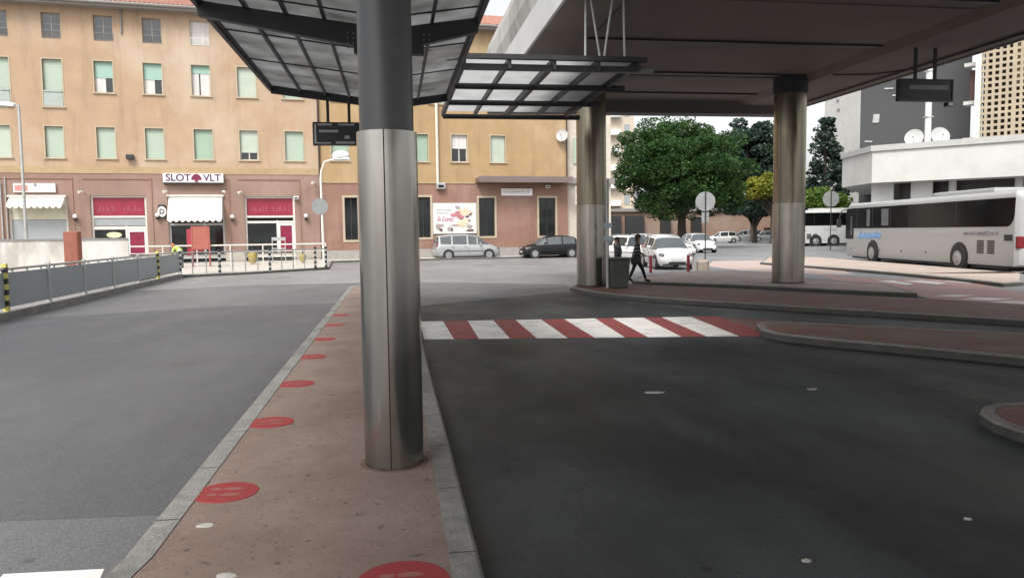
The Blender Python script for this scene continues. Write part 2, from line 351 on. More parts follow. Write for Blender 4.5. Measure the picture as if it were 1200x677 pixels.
def scribble(mb, x0, x1, z, h, y, slant=0., seed=1, dz=0.):   # small illegible strokes of lettering, facade-like plane y=const
    rd = random.Random(seed); x = x0
    while x < x1 - h * .3:
        wd = h * rd.uniform(.35, .6); k = rd.choice((0, 1, 2, 3))
        def st(ax, az, bx, bz, t=h * .13):
            mb.bar((x + ax * wd + az * h * slant, y, z + az * h), (x + bx * wd + bz * h * slant, y, z + bz * h), .012, t, up=(0, 1, 0)) if False else mb.bar((x + ax * wd + az * h * slant, y, z + az * h), (x + bx * wd + bz * h * slant, y, z + bz * h), t, .012, up=(0, -1, 0))
        top = rd.choice((.65, .65, 1.))
        st(0, 0, 0, top)
        if k != 1: st(0, top, 1, top * .95)
        if k in (0, 2): st(1, 0, 1, .65)
        if k in (0, 3): st(0, 0, 1, 0)
        x += wd + h * .22

# ------------------------------------------------------------------ ground
m_ground = asphalt('asphalt_open', (.185, .185, .19), (.24, .24, .243), (.125, .125, .13), rough=.55)
m_bay = asphalt('asphalt_bus_bay', (.072, .073, .079), (.105, .106, .112), (.042, .043, .047), rough=.6)
m_bay2 = asphalt('asphalt_old_patch', (.105, .105, .11), (.145, .145, .15), (.065, .065, .068), rough=.6)
m_road = asphalt('asphalt_deck_shade', (.0155, .0172, .0180), (.060, .068, .072), (.008, .0085, .0085), rough=.62, sc=.5)
b = MB(); b.quad((-500, -200, 0), (500, -200, 0), (500, 900, 0), (-500, 900, 0)); struct('ground', b, m_ground)
b = MB(); b.prism([(-9.3, 5.6), (-1.38, 5.0), (-1.38, 16.5), (-1.38, 19.8), (-4, 19.9), (-9.0, 17.5)], -.05, .004); struct('bus_bay_surface', b, m_bay, AP_ROT)
b = MB(); b.prism([(-9.6, -8), (-1.5, -8), (-1.38, 4.99), (-9.3, 5.59)], -.05, .004); struct('bus_bay_patch', b, m_bay2, AP_ROT)
b = MB(); b.prism([(-9.0, 17.51), (-4, 19.91), (.37, 19.81), (.37, 18.41), (5.2, 21.91), (5.6, 25), (.4, 28), (-5, 28), (-9.2, 26)], -.05, .004); struct('worn_road_patch', b, m_bay2, AP_ROT)
# asphalt of the covered lanes, deck shade painted into its dark colour, 4 mm above
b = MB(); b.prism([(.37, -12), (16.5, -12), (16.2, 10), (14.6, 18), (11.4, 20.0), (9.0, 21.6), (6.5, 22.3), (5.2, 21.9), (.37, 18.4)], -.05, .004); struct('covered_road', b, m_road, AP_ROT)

def inset(poly, d):
    n = len(poly); ar = sum(poly[i][0] * poly[(i + 1) % n][1] - poly[(i + 1) % n][0] * poly[i][1] for i in range(n)); sgn = 1 if ar > 0 else -1
    out = []
    for i in range(n):
        p0 = Vector(poly[i - 1][:2]); p1 = Vector(poly[i][:2]); p2 = Vector(poly[(i + 1) % n][:2])
        a = (p1 - p0).normalized(); c = (p2 - p1).normalized()
        na = Vector((-a.y, a.x)) * sgn; nc = Vector((-c.y, c.x)) * sgn; m = na + nc
        m = m / max(.35, m.length_squared) * 2 if m.length > .1 else na
        out.append(tuple(p1 + m * d))
    return out
M_joint = mat('joint_mortar', (.05, .047, .042), .9)
M_kerbf = mat('dark_kerb_face', (.075, .072, .066), .85, var=.3, scale=3)  # kerb risers take a darker tone than the kerb tops
def island(poly, ztop, mtop, kerbw=.11, rot=0., name='traffic_island', kname='kerb'):
    n = len(poly); inn = inset(poly, kerbw); k = MB()
    o_b = [(p[0], p[1], -.02) for p in poly]; ch = inset(poly, .02)
    o_m = [(p[0], p[1], ztop - .02) for p in poly]; o_t = [(p[0], p[1], ztop) for p in ch]; i_t = [(p[0], p[1], ztop) for p in inn]; i_b = [(p[0], p[1], ztop - .03) for p in inn]
    ar = sum(poly[i][0] * poly[(i + 1) % n][1] - poly[(i + 1) % n][0] * poly[i][1] for i in range(n))
    for A, B in ((o_b, o_m), (o_m, o_t), (o_t, i_t), (i_t, i_b)):
        for i in range(n):
            j = (i + 1) % n
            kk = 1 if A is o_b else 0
            if ar > 0: k.quad(A[i], A[j], B[j], B[i], kk)
            else: k.quad(A[j], A[i], B[i], B[j], kk)
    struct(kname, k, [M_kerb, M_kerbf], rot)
    t = MB(); t.prism([tuple(p) for p in inn], -.01, ztop - .006); struct(name, t, mtop, rot)
    jm = MB()
    for i in range(n):
        a = Vector((*poly[i][:2], 0)); c = Vector((*poly[(i + 1) % n][:2], 0)); L_ = (c - a).length
        if L_ < .9: continue
        dd = (c - a) / L_; nn = Vector((-dd.y, dd.x, 0)) * (1 if ar > 0 else -1); s_ = .5
        while s_ < L_ - .2:
            p = a + dd * s_; e = p + nn * kerbw; o = p - nn * .002; hw = dd * .006
            jm.add([p + nn * .018 - hw + Vector((0, 0, ztop + .0012)), p + nn * .018 + hw + Vector((0, 0, ztop + .0012)), e + hw + Vector((0, 0, ztop + .0012)), e - hw + Vector((0, 0, ztop + .0012))], [(0, 1, 2, 3)])
            jm.add([o - hw, o + hw, o + hw + Vector((0, 0, ztop - .018)), o - hw + Vector((0, 0, ztop - .018))], [(0, 1, 2, 3)]); s_ += 1.0
    if jm.v: struct('kerb_joints', jm, M_joint, rot)
m_plat = paving('platform_paving', (.185, .132, .108), (.235, .178, .150), (.09, .058, .047))
m_isl = paving('island_paving', (.17, .07, .055), (.18, .125, .105), (.07, .03, .025))
m_side = mat('pale_pavement', (.46, .43, .39), .8, var=.1, scale=1.5, stain=.3, stscale=.5)
# platform under the canopy (lat, along)
plat = [(-1.4, 4.05), (-1.4, 24.2), (-1.15, 24.9), (.1, 24.9), (.39, 24.3), (.39, -7), (-1.55, -7), (-1.55, 2.8)]
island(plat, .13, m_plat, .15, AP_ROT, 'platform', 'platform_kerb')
def wp(pts, z=.12): return [tuple(W(x, y, z)[:2]) for x, y in pts]
A_near = wp([(668, 336), (690, 340.5), (720, 344.5), (760, 348), (800, 350.5), (860, 354), (940, 359), (1200, 374.5)])
A_far = wp([(1200, 357), (1090, 350), (980, 344.5), (860, 338), (757, 333.5), (700, 331), (676, 332.5)])
d_ = Vector((.62, -.785))
A_poly = A_near + [(A_near[-1][0] + 6, A_near[-1][1] - 8), (A_far[0][0] + 6, A_far[0][1] - 7)] + A_far
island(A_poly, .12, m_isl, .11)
B_near = wp([(740, 328.6), (757, 330), (860, 333.2), (981, 339)]); B_far = wp([(1075, 343), (1040, 333), (953, 327), (930, 322.5), (860, 317.5), (815, 318), (790, 319), (750, 324)])
island(B_near + B_far, .12, paving('pale_red_paving', (.34, .25, .23), (.40, .34, .31), (.26, .16, .15)), .11)
C_near = wp([(886, 379), (893, 386), (912, 390.5), (960, 396), (1040, 403), (1200, 418)]); C_far = wp([(1200, 390), (1040, 382), (940, 377.5), (900, 375.5)])
C_poly = C_near + [(C_near[-1][0] + 4, C_near[-1][1] - 5), (C_far[0][0] + 4, C_far[0][1] - 4.0)] + C_far
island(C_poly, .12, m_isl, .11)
b = MB(); b.prism([tuple(W(x, y)[:2]) for x, y in [(845, 373), (900, 375), (905, 392), (880, 391)]], -.01, .0075); struct('worn_red_surface', b, m_isl)
D_poly = [(4.28, 5.75), (4.10, 6.15), (4.08, 6.45), (4.16, 6.75), (4.32, 6.98), (4.55, 7.12), (4.85, 7.14), (5.3, 6.98), (9, 4.6), (9, 1.2), (7, 2.6), (5.2, 4.6)]
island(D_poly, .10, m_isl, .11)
E_near = wp([(953, 311.5), (1000, 315), (1060, 320), (1135, 327)]); E_far = wp([(1175, 331.5), (1200, 330), (1200, 321), (1190, 318)]) + [(20.9, 26.0), (17.75, 27.5), (17.6, 44), (15, 45), (12.3, 38)]
island(E_near + E_far, .12, paving('tan_paving', (.40, .32, .27), (.45, .38, .33), (.3, .2, .17)), .11)
# pavement in front of the building, behind the railing
p0 = W(150, 331)[:2]; p1 = W(210, 325.5)[:2]; p2 = W(300, 321)[:2]; p3 = W(386, 315.5)[:2]
def fw(u, v): q = FD * u + FN * v + Vector((0, FY0, 0)); return (q.x, q.y)
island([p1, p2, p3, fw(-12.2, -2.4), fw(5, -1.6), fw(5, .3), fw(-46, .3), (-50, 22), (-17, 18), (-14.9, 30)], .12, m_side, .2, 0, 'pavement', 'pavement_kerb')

# painted markings
m_pw = mat('white_road_paint', (.70, .69, .66), .65, var=.14, scale=9, stain=.6, stscale=2.2, stcol=(.42, .41, .385), rvar=.1)
m_pr = mat('red_road_paint', (.24, .045, .045), .7, var=.18, scale=8, stain=.6, stscale=2.0, stcol=(.13, .05, .05))
top = [(496, 377)]; 
tx = [519, 548, 578, 604, 634, 661, 697.5, 718, 754, 775, 809.5, 840]; bx = [532, 561, 597.5, 629, 665, 696.5, 732, 759, 798.5, 828, 865.8, 905]
tx = [492] + tx; bx = [497] + bx
cw_w, cw_r = MB(), MB()
for i in range(len(tx) - 1):
    pts = [W(tx[i], 376.6 - (tx[i] - 496) * .018, .008), W(tx[i + 1], 376.6 - (tx[i + 1] - 496) * .018, .008), W(bx[i + 1], 397.3 - (bx[i + 1] - 496) * .010, .008), W(bx[i], 397.3 - (bx[i] - 496) * .010, .008)]
    (cw_w if i % 2 == 0 else cw_r).prism([tuple(p[:2]) for p in pts], .0045, .0085)
struct('crosswalk_white_stripes', cw_w, m_pw); struct('crosswalk_red_stripes', cw_r, m_pr)
b = MB()
b.prism([tuple(W(x, y)[:2]) for x, y in [(4, 673), (122, 667), (112, 690), (-20, 700)]], .001, .005)
for q in ([(1028, 329.6), (1046, 329), (1071, 333), (1062, 334)], [(1060, 329.6), (1080, 329.2), (1110, 332), (1098, 333.4)], [(1104, 329), (1122, 328.6), (1147, 331), (1134, 332.2)],
          [(1096, 347), (1112, 346), (1142, 346.3), (1122, 348)], [(1126, 350.6), (1144, 349), (1188, 350.3), (1160, 352.3)], [(1159, 354.4), (1180, 353), (1230, 354.2), (1210, 356.8)]):
    b.prism([tuple(W(x, y)[:2]) for x, y in q], .009, .013)
struct('white_road_markings', b, m_pw)
b = MB(); b.prism([tuple(W(x, y)[:2]) for x, y in [(960, 322), (1030, 327), (1130, 328), (1190, 331.5), (1150, 333), (1200, 345), (1260, 353), (1200, 357.5), (1090, 350), (1060, 343), (985, 331)]], -.01, .008)
struct('pink_road_surface', b, mat('pink_road_paint', (.36, .22, .20), .7, var=.15, stain=.4, stcol=(.22, .19, .18)))
b = MB(); b.prism([tuple(W(x, y)[:2]) for x, y in [(1120, 329.5), (1150, 327.3), (1193, 331.2), (1175, 333)]], .010, .0145); struct('red_road_marking', b, m_pr)
b = MB(); b.prism([tuple(W(x, y)[:2]) for x, y in [(835, 306), (960, 304), (1000, 322), (930, 321), (870, 317), (828, 312)]], .0, .006)
struct('pink_paved_strip', b, mat('pale_pink_surface', (.42, .33, .30), .8, var=.1))

# ------------------------------------------------------------------ covered platform: stickers, scraps
m_st = mat('red_sticker', (.27, .022, .026), .6, var=.12, scale=20, stain=.45, stscale=14, stcol=(.21, .06, .05))
m_foot = mat('worn_sticker_print', (.27, .10, .085), .6, var=.2, scale=30)
sts = [(472, 679), (265, 575.5), (317, 494), (347, 449), (365, 417.5), (378, 397), (390, 380.5), (397, 369)]
desc = ['large red floor sticker with footprints cut off by the bottom of the photo', 'red footprint sticker beside the left kerb, nearest whole one', 'second whole red footprint sticker counted from the near end of the row',
        'red footprint sticker about level with the foot of the steel pillar line, third whole one', 'red footprint sticker just beyond the third whole one', 'worn red sticker near the narrow part of the platform, third from the far end',
        'faded red sticker second from the far end of the row', 'faintest red sticker, farthest along the platform']
for (px, py), ds in zip(sts, desc):
    c = W(px, py, .13); r = .2 if py < 640 else .22
    t = Thing('floor_sticker', ds, 'floor sticker', (0, 0, 0), AP_ROT, 'red distancing stickers on the platform', world=(c.x, c.y, .1245))
    t.e.rotation_euler = (0, 0, AP_ROT + random.uniform(-.15, .25))
    q = MB(); q.lathe([(0, .004), (r - .003, .004), (r, 0)], 0, 0, 40); t.part('disc', q, m_st)
    q = MB()
    for s_ in (-1, 1):
        for (cx, rx, ry) in ((.035, .065, .027), (-.075, .035, .022)):
            n = 18; q.add([(cx + rx * cos(2 * pi * k / n), s_ * .055 + ry * sin(2 * pi * k / n), .0052) for k in range(n)], [tuple(range(n))])
    t.part('footprints', q, m_foot)
m_pap = mat('paper', (.42, .40, .37), .8, var=.05)
for (px, py, z, w_, h_, lb) in [(240, 616, .125, .05, .03, 'small white paper scrap on the platform in front of the nearest whole sticker'), (265, 675, .125, .055, .035, 'white paper scrap at the bottom edge of the platform'),
                                (767, 460, .004, .11, .05, 'flat pale rectangular scrap lying on the dark road before the crosswalk'), (951, 456, .004, .06, .04, 'bright white scrap lying alone on the dark road to the right'),
                                (1134, 608, .004, .025, .02, 'tiny pale chip on the dark road at the lower right'), (945, 657, .004, .03, .02, 'tiny pale chip near the bottom of the dark road')]:
    c = W(px, py, z); q = MB(); n = 9; rd = random.Random(px)
    ring = [(w_ * cos(2 * pi * k / n) * rd.uniform(.8, 1.1), h_ * sin(2 * pi * k / n) * rd.uniform(.8, 1.1)) for k in range(n)]
    vs = [(x, y, 0) for x, y in ring] + [(x * .9, y * .9, rd.uniform(.004, .011)) for x, y in ring] + [(0, 0, .012)]
    q.add(vs, [(k, (k + 1) % n, n + (k + 1) % n, n + k) for k in range(n)] + [(n + k, n + (k + 1) % n, 2 * n) for k in range(n)])
    ob = solo('paper_scrap', q, m_pap, lb, 'litter'); ob.location = (c.x, c.y, z)

# ------------------------------------------------------------------ steel pillar
m_clad = steel('brushed_steel', (.38, .365, .33), .20)
t = Thing('steel_pillar', 'round pillar on the platform, dark above and clad in scratched stainless steel below', 'pillar', (-.03, 5.46, .124), AP_ROT)
R0 = .208; cx, cy = -.03, 5.46
q = MB(); q.lathe([(R0 - .022, 2.38), (R0 - .022, 4.9)], cx, cy, 48); up = t.part('upper_shaft', q, mat('graphite_paint', (.095, .097, .098), .38, .3, var=.15, streak=.3), smooth=True)
ang = radians(-96)
for a0, a1 in ((ang + .02, ang + pi - .02), (ang + pi + .02, ang + 2 * pi - .02)):
    q = MB(); q.lathe([(R0 - .02, .128), (R0, .128), (R0, 2.445), (R0 - .02, 2.45)], cx, cy, 40, a0, a1); t.part('steel_cladding', q, m_clad, smooth=True)
q = MB(); q.lathe([(R0 - .006, .124), (R0 - .006, 2.44)], cx, cy, 40); t.part('seam_backing', q, M_black, smooth=True)
q = MB(); n = 36
q.lathe([(0, .1255), (.245, .1255)], cx, cy, 36); t.part('mastic_ring', q, mat('rusty_mastic', (.14, .085, .062), .9, var=.35, scale=9, stain=.7, stscale=5, stcol=(.2, .14, .115)))

# ------------------------------------------------------------------ main glass canopy over the platform
m_pan = translucent('dirty_polycarbonate', (.56, .57, .57), (.24, .235, .225), .6)
m_pan2 = translucent('clear_polycarbonate', (.56, .57, .57), (.38, .38, .37), .6)
def zc(lat): return 4.74 + (.12 * (-lat) if lat < 0 else .15 * lat)
def canopy1():
    t = Thing('platform_canopy', 'dark steel framed canopy of translucent panels over the platform', 'canopy', (0, 11.6, .12), AP_ROT)
    LL, RR, Y0_, Y1_ = -2.62, 1.3, -8.0, 17.9
    lats = [LL + .03, -1.97, -1.43, -.9, -.35, .12, .62, RR - .03]
    q = MB(); q.lathe([(.2, .12), (.2, 4.75)], 0, 11.6, 32); pl = t.part('support_column', q, M_dkst, smooth=True)
    # transverse beams (tapered wings)
    for y in (-.6, 5.6, 11.5):
        q = MB()
        for s_, end in ((-1, LL), (1, RR)):
            z0, z1 = zc(0) - .05, zc(end) - .05
            q.extr([(0, z0 - .33), (end, z1 - .20), (end, z1), (0, z0)] if s_ > 0 else [(0, z0), (end, z1), (end, z1 - .20), (0, z0 - .33)], (1, 0, 0), (0, 0, 1), (0, y - .07, 0), (0, y + .07, 0))
        q.box(-.5, .5, y - .075, y + .075, zc(0) - .40, zc(0) - .045)
        bm_ = t.part('cross_beam', q, M_dkst)
        q = MB()
        for x in (-.58, -.5, .5, .58):
            for z in (0, .07, .14, .21): q.sph((x, y - .08, zc(0) - .34 + z), .012, 6, 4)
        t.part('bolts', q, M_grst, bm_)
    for x in lats:   # longitudinal ribs
        q = MB(); q.box(x - .02, x + .02, Y0_, Y1_, zc(x) - .08, zc(x) - .005); t.part('rib', q, M_dkst)
    q = MB()
    for y in (Y0_, Y1_):
        for a, c in ((LL, 0), (0, RR)):
            q.extr([(a, zc(a) - .17), (c, zc(c) - .17), (c, zc(c) + .05), (a, zc(a) + .05)], (1, 0, 0), (0, 0, 1), (0, y, 0), (0, y + .08, 0))
    q.bar((LL, Y0_, zc(LL) - .05), (LL, Y1_, zc(LL) - .05), .06, .16); q.bar((RR, Y0_, zc(RR) - .05), (RR, Y1_, zc(RR) - .05), .06, .16)
    t.part('edge_frame', q, M_dkst)
    ys = [Y0_ + .1]
    while ys[-1] < Y1_ - 1.8: ys.append(ys[-1] + 2.1)
    ys[-1] = Y1_
    for y in ys[1:-1]:
        q = MB()
        for a, c in ((LL, 0), (0, RR)): q.bar((a, y, zc(a) - .01), (c, y, zc(c) - .01), .022, .02)
        t.part('purlin', q, M_dkst)
    segs = [LL, -1.97, -1.43, -.9, -.35, 0, .12, .62, RR]
    for i in range(len(lats) - 1):
        a, c = lats[i], lats[i + 1]; q = MB()
        pts = [a, c] if not (a < 0 < c) else [a, 0, c]
        for a2, c2 in zip(pts[:-1], pts[1:]): q.extr([(a2, zc(a2)), (c2, zc(c2)), (c2, zc(c2) + .012), (a2, zc(a2) + .012)], (1, 0, 0), (0, 0, 1), (0, Y0_ + .08, 0), (0, Y1_, 0))
        t.part('roof_panel', q, m_pan)
canopy1()
# second canopy hung from the overpass
def canopy2(y0, y1, name_lbl, rods):
    L0, L1, z = 1.36, 4.68, 4.93
    t = Thing('hanging_canopy', name_lbl, 'canopy', (3, (y0 + y1) / 2, .1), AP_ROT, 'canopies hung beside the overpass')
    t.e.location.z = 0; t.o.z = 0
    q = MB(); q.box(L0 - .35, L1 + .15, y0 - .05, y0 + .05, z + .0, z + .09); q.box(L0, L1, y0 + .1, y0 + .18, z - .16, z - .06)
    for x in (L0, 2.2, 3.05, 3.9, L1): q.box(x - .03, x + .03, y0 - .0, y0 + .16, z - .16, z + .02)
    t.part('front_truss', q, M_dkst)
    for x, wd in ((L0, .09), (2.2, .05), (3.05, .11), (3.9, .05), (L1, .10)):
        q = MB(); n = 8; pr = []
        for k in range(n + 1):
            u = k / n; yy = y0 + .15 + (y1 - y0 - .15) * u; zz = z - .02 - .03 * u * u
            pr.append((x, yy, zz))
        for a, c in zip(pr[:-1], pr[1:]): q.bar(a, c, wd, .13)
        t.part('rib', q, M_dkst)
    for u in (.02, .33, .66, 1.):
        yy = y0 + .2 + (y1 - y0 - .2) * u; zz = z - .02 - .03 * u * u
        q = MB(); q.tube([(L0, yy, zz - .06), (L1 + .38, yy, zz - .06)], .065, 10); t.part('cross_tube', q, M_dkst if u > .1 else M_grst, smooth=True)
    q = MB(); n = 8
    for k in range(n):
        u, v = k / n, (k + 1) / n; f = lambda u: (y0 + .15 + (y1 - y0 - .15) * u, z + .055 - .03 * u * u)
        (ya, za), (yb, zb) = f(u), f(v); q.quad((L0, ya, za), (L1, ya, za), (L1, yb, zb), (L0, yb, zb))
    t.part('roof_panel', q, m_pan2)
    for (a, c) in rods:
        q = MB(); q.tube([a, c], .022, 8); t.part('hanger_rod', q, M_galv, smooth=True)
    return t
def ar(px, py, al): l, z = ALP(px, py, al); return (l, al, z)
rods = [(ar(686, 66, 14.4), ar(686.5, 26, 14.4)), (ar(703, 67, 14.4), ar(692, 12, 14.3)), (ar(708, 67, 14.4), ar(718, 8, 14.2)), (ar(732, 68, 14.4), ar(730.5, 6, 14.2))]
rods = [(a, (c[0], c[1], 6.1)) for a, c in rods]
canopy2(14.3, 20.6, 'low framed glass canopy hung on rods beside the overpass edge', rods)
canopy2(-14, 8.3, 'unseen nearer canopy added above the dark lane to shade it', [((2, 0, 4.93), (3.6, 0, 6.1))])  # unseen copy added overhead to keep sky light off the lane

# ------------------------------------------------------------------ overpass
t = Thing('overpass', 'concrete overpass deck on two round steel clad columns spanning the bus lanes', 'overpass', (8.8, 21.5, 0), AP_ROT)
DL, DR, DZ, DY0, DY1 = 3.32, 14.6, 6.1, -30, 26.0
q = MB(); prof = [(DL, DZ), (4.25, DZ), (4.6, DZ + .14), (12.0, DZ + .14), (12.35, DZ), (DR, DZ), (DR, DZ + 1.0), (DL, DZ + 1.0)]
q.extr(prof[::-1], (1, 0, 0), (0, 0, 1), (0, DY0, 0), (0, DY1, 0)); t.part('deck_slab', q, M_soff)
m_fas = mat('pale_fascia_concrete', (.50, .50, .49), .75, var=.07, scale=1.5, stain=.35, stscale=.5, stcol=(.36, .355, .34))
ny = 14
for k in range(ny):
    a = DY0 + (DY1 - DY0) * k / ny; c = DY0 + (DY1 - DY0) * (k + 1) / ny - .02
    q = MB(); q.box(DL - .06, DL - .003, a, c, DZ - .01, DZ + .73); t.part('fascia_panel', q, m_fas)
    q = MB(); pr = [(DL - .04, DZ + .76), (DL - .12, DZ + 1.1), (DL - .12, DZ + 1.55), (DL - .05, DZ + 1.85), (DL + .2, DZ + 1.9), (DL + .2, DZ + .76)]
    q.extr(pr, (1, 0, 0), (0, 0, 1), (0, a, 0), (0, c, 0)); t.part('parapet', q, M_conc)
q = MB(); q.box(DR + .003, DR + .1, DY0, DY1, DZ - .02, DZ + 1.9); t.part('parapet', q, mat('dark_concrete', (.10, .095, .09), .8, var=.15))
q = MB(); q.box(DL - .03, DR + .03, DY1 + .002, DY1 + .7, DZ - .28, DZ + 1.0); t.part('end_beam', q, mat('dark_concrete', (.1, .1, .1)))
for y in (6.2, 10.1, 14.05, 17.75, 21.3, 24.4):
    q = MB(); q.box(4.55, 12.05, y - .03, y + .03, DZ + .09, DZ + .139)
    t.part('soffit_joint', q, M_black)
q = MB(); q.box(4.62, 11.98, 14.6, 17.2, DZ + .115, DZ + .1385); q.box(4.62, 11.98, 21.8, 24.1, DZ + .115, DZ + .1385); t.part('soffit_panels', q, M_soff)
q = MB(); q.tube([(12.4, 20.5, DZ - .03), (13.5, 20.3, DZ - .03), (14.3, 19.5, DZ - .03)], .02, 6); q.tube([(14.1, 14, DZ - .04), (14.1, 25.8, DZ - .04)], .03, 6); t.part('conduit', q, M_black)
m_colu = steel('soffit_tinted_steel', (.22, .195, .15), .24, 3.); m_coll = steel('column_steel', (.34, .315, .28), .24, 7.)  # upper sleeve colour holds the soffit's brown reflection; the metal is the same
for (px, py, wpx) in ((698, 336, 35.5), (932.5, 332, 37)):
    p = W(px, py, .12); rr = wpx / 2 / FP * p.y; lat, al = p.dot(PN), p.dot(PD) + rr
    q = MB(); q.lathe([(rr, .115), (rr, 2.5), (rr - .012, 2.5), (rr - .012, 2.52)], lat, al, 48); co = t.part('column', q, m_coll, smooth=True)
    q = MB(); q.lathe([(rr - .006, 2.521), (rr - .006, 5.75)], lat, al, 48); t.part('upper_sleeve', q, m_colu, co, smooth=True)
    q = MB(); q.lathe([(rr - .006, 5.751), (rr + .03, 5.751), (rr + .03, DZ + .13)], lat, al, 40); t.part('capital', q, M_black, co, smooth=True)
    q = MB(); q.lathe([(rr + .02, .116), (rr + .02, .15), (rr, .155)], lat, al, 48); t.part('base_ring', q, M_dkst, co, smooth=True)
    if px > 800:
        q = MB(); q.disc((lat + rr * .72 + .02, al - rr * .72 - .02, 1.5), .02, (.7, -.7, 0), .01); 
        q.v = []; q.f = []; q.m = []
        c_ = Vector((lat, al, 0)); th = -.45
        for z0, z1 in ((1.62, 1.75), (1.30, 1.55)):
            pts = [(lat + (rr + .006) * cos(th + k * .06), al + (rr + .006) * sin(th + k * .06)) for k in range(-3, 3)]
            for (a, c) in zip(pts[:-1], pts[1:]): q.quad((a[0], a[1], z0), (c[0], c[1], z0), (c[0], c[1], z1), (a[0], a[1], z1))
        t.part('notices', q, mat('notice_paper', (.55, .6, .66), .6), co)

# ------------------------------------------------------------------ departure boards
def board(lat0, lat1, al, z0, z1, rods, ztop, lbl, cam_=False, seed=1):
    t = Thing('departure_board', lbl, 'display board', ((lat0 + lat1) / 2, al, z0), AP_ROT)
    q = MB(); q.box(lat0 + .03, lat1 - .03, al + .02, al + .14, z0 + .03, z1 - .03); t.part('screen', q, M_black)
    fr = t.part('frame', MB().box(lat0, lat1, al, al + .16, z1 - .03, z1).box(lat0, lat1, al, al + .16, z0, z0 + .03).box(lat0, lat0 + .03, al, al + .16, z0 + .031, z1 - .031).box(lat1 - .03, lat1, al, al + .16, z0 + .031, z1 - .031), M_dkst)
    q = MB(); wd = lat1 - lat0; hh = z1 - z0
    if cam_:
        q.box(lat0 + wd * .18, lat1 - wd * .09, al + .012, al + .019, z0 + hh * .52, z0 + hh * .72)
    else:
        for (a, c, e, g) in ((.08, .30, .86, .94), (.40, .66, .86, .94), (.78, .98, .86, .94), (.03, .28, .04, .12), (.36, .66, .04, .16), (.76, .98, .04, .12), (.1, .40, .56, .66), (.5, .58, .28, .42), (.76, .9, .56, .64)):
            q.box(lat0 + wd * a, lat0 + wd * c, al + .012, al + .019, z0 + hh * e, z0 + hh * g)
    t.part('display_lines', q, mat('display_grey', (.14, .15, .15), .4) if cam_ else mat('display_pale', (.3, .31, .31), .4))
    if not cam_: t.part('side_edge', MB().box(lat0 + .035, lat0 + .07, al + .01, al + .018, z0 + .04, z1 - .04), mat('display_edge', (.45, .46, .45), .4))
    for x in rods: t.part('hanger', MB().box(x - .03, x + .03, al + .05, al + .11, z1 - .01, ztop), M_dkst)
    if cam_:
        q = MB(); q.box(lat1 - .22, lat1 - .05, al - .1, al + .05, z0 - .13, z0 - .03); lp = t.part('floodlight', q, M_black); t.part('lens', MB().box(lat1 - .20, lat1 - .07, al - .105, al - .1, z0 - .12, z0 - .04), M_white, lp)
(l0, zt), (l1, zb) = ALP(366, 143, 17.2), ALP(366, 170, 17.2)
board(l0, -.33, 17.2, zb, zt, [ALP(384, 140, 17.2)[0], ALP(409, 140, 17.2)[0]], 4.7, 'dark departure board hanging from the canopy end left of the steel pillar')
a_ = ALP(1055, 92, 17.3); c_ = ALP(1117, 120, 17.3)
board(a_[0], c_[0], 17.3, c_[1] + .02, a_[1], [ALP(1075, 90, 17.3)[0], ALP(1098, 90, 17.3)[0]], 6.12, 'dark departure board with a floodlight hanging under the right edge of the overpass', True)

# ------------------------------------------------------------------ facades
def wall_grid(mb, u0, u1, z0, z1, holes, y=0., reveal=.22, k=0):
    us = sorted({u0, u1, *[h[0] for h in holes if u0 < h[0] < u1], *[h[1] for h in holes if u0 < h[1] < u1]})
    zs = sorted({z0, z1, *[h[2] for h in holes if z0 < h[2] < z1], *[h[3] for h in holes if z0 < h[3] < z1]})
    ix = {}; vs = []
    def vid(a, c):
        if (a, c) not in ix: ix[(a, c)] = len(vs); vs.append((a, y, c))
        return ix[(a, c)]
    fs = []
    for a, c in zip(us[:-1], us[1:]):
        for e, g in zip(zs[:-1], zs[1:]):
            mu, mz = (a + c) / 2, (e + g) / 2
            if any(h[0] < mu < h[1] and h[2] < mz < h[3] for h in holes): continue
            fs.append((vid(a, e), vid(c, e), vid(c, g), vid(a, g)))
    mb.add(vs, fs, k)
    for (a, c, e, g) in holes:
        if a < u0 or c > u1 or g > z1 + .01 or e < z0 - .01: continue
        for p, q_ in (((a, e), (a, g)), ((c, g), (c, e)), ((a, g), (c, g)), ((c, e), (a, e))):
            mb.quad((p[0], y, p[1]), (q_[0], y, q_[1]), (q_[0], y + reveal, q_[1]), (p[0], y + reveal, p[1]), k)

m_tan = mat('tan_plaster', (.395, .275, .18), .9, var=.10, scale=.7, bump=.15, stain=.75, stscale=.14, stcol=(.50, .41, .32), streak=.28)
m_och = mat('ochre_plaster', (.37, .25, .13), .9, var=.10, scale=.8, bump=.15, stain=.7, stscale=.2, stcol=(.44, .33, .20), streak=.28)
m_band = mat('ochre_band', (.38, .28, .16), .9, var=.12, stain=.4, stscale=.6, stcol=(.3, .2, .1))
m_pink = mat('pinkish_brown_plaster', (.255, .165, .13), .85, var=.10, scale=.8, stain=.45, stscale=.3, stcol=(.36, .26, .22), streak=.25)
m_pink2 = mat('brick_brown_plaster', (.25, .14, .105), .85, var=.10, scale=.8, stain=.5, stscale=.35, stcol=(.34, .23, .185), streak=.25)
m_plin = mat('stone_plinth', (.38, .345, .30), .8, var=.12, stain=.3)
m_grn = mat('green_roller_blind', (.36, .44, .36), .6, var=.05, scale=1)
m_grnb = mat('sun_bleached_blind', (.42, .48, .40), .6, var=.08, scale=1.5, streak=.15); m_grnc = mat('sage_roller_blind', (.30, .40, .31), .6, var=.08, scale=1.2, streak=.2)
m_grn2 = mat('teal_roller_blind', (.29, .45, .38), .6, var=.06, scale=1)
m_sur = mat('cream_surround', (.42, .35, .25), .8, var=.1)
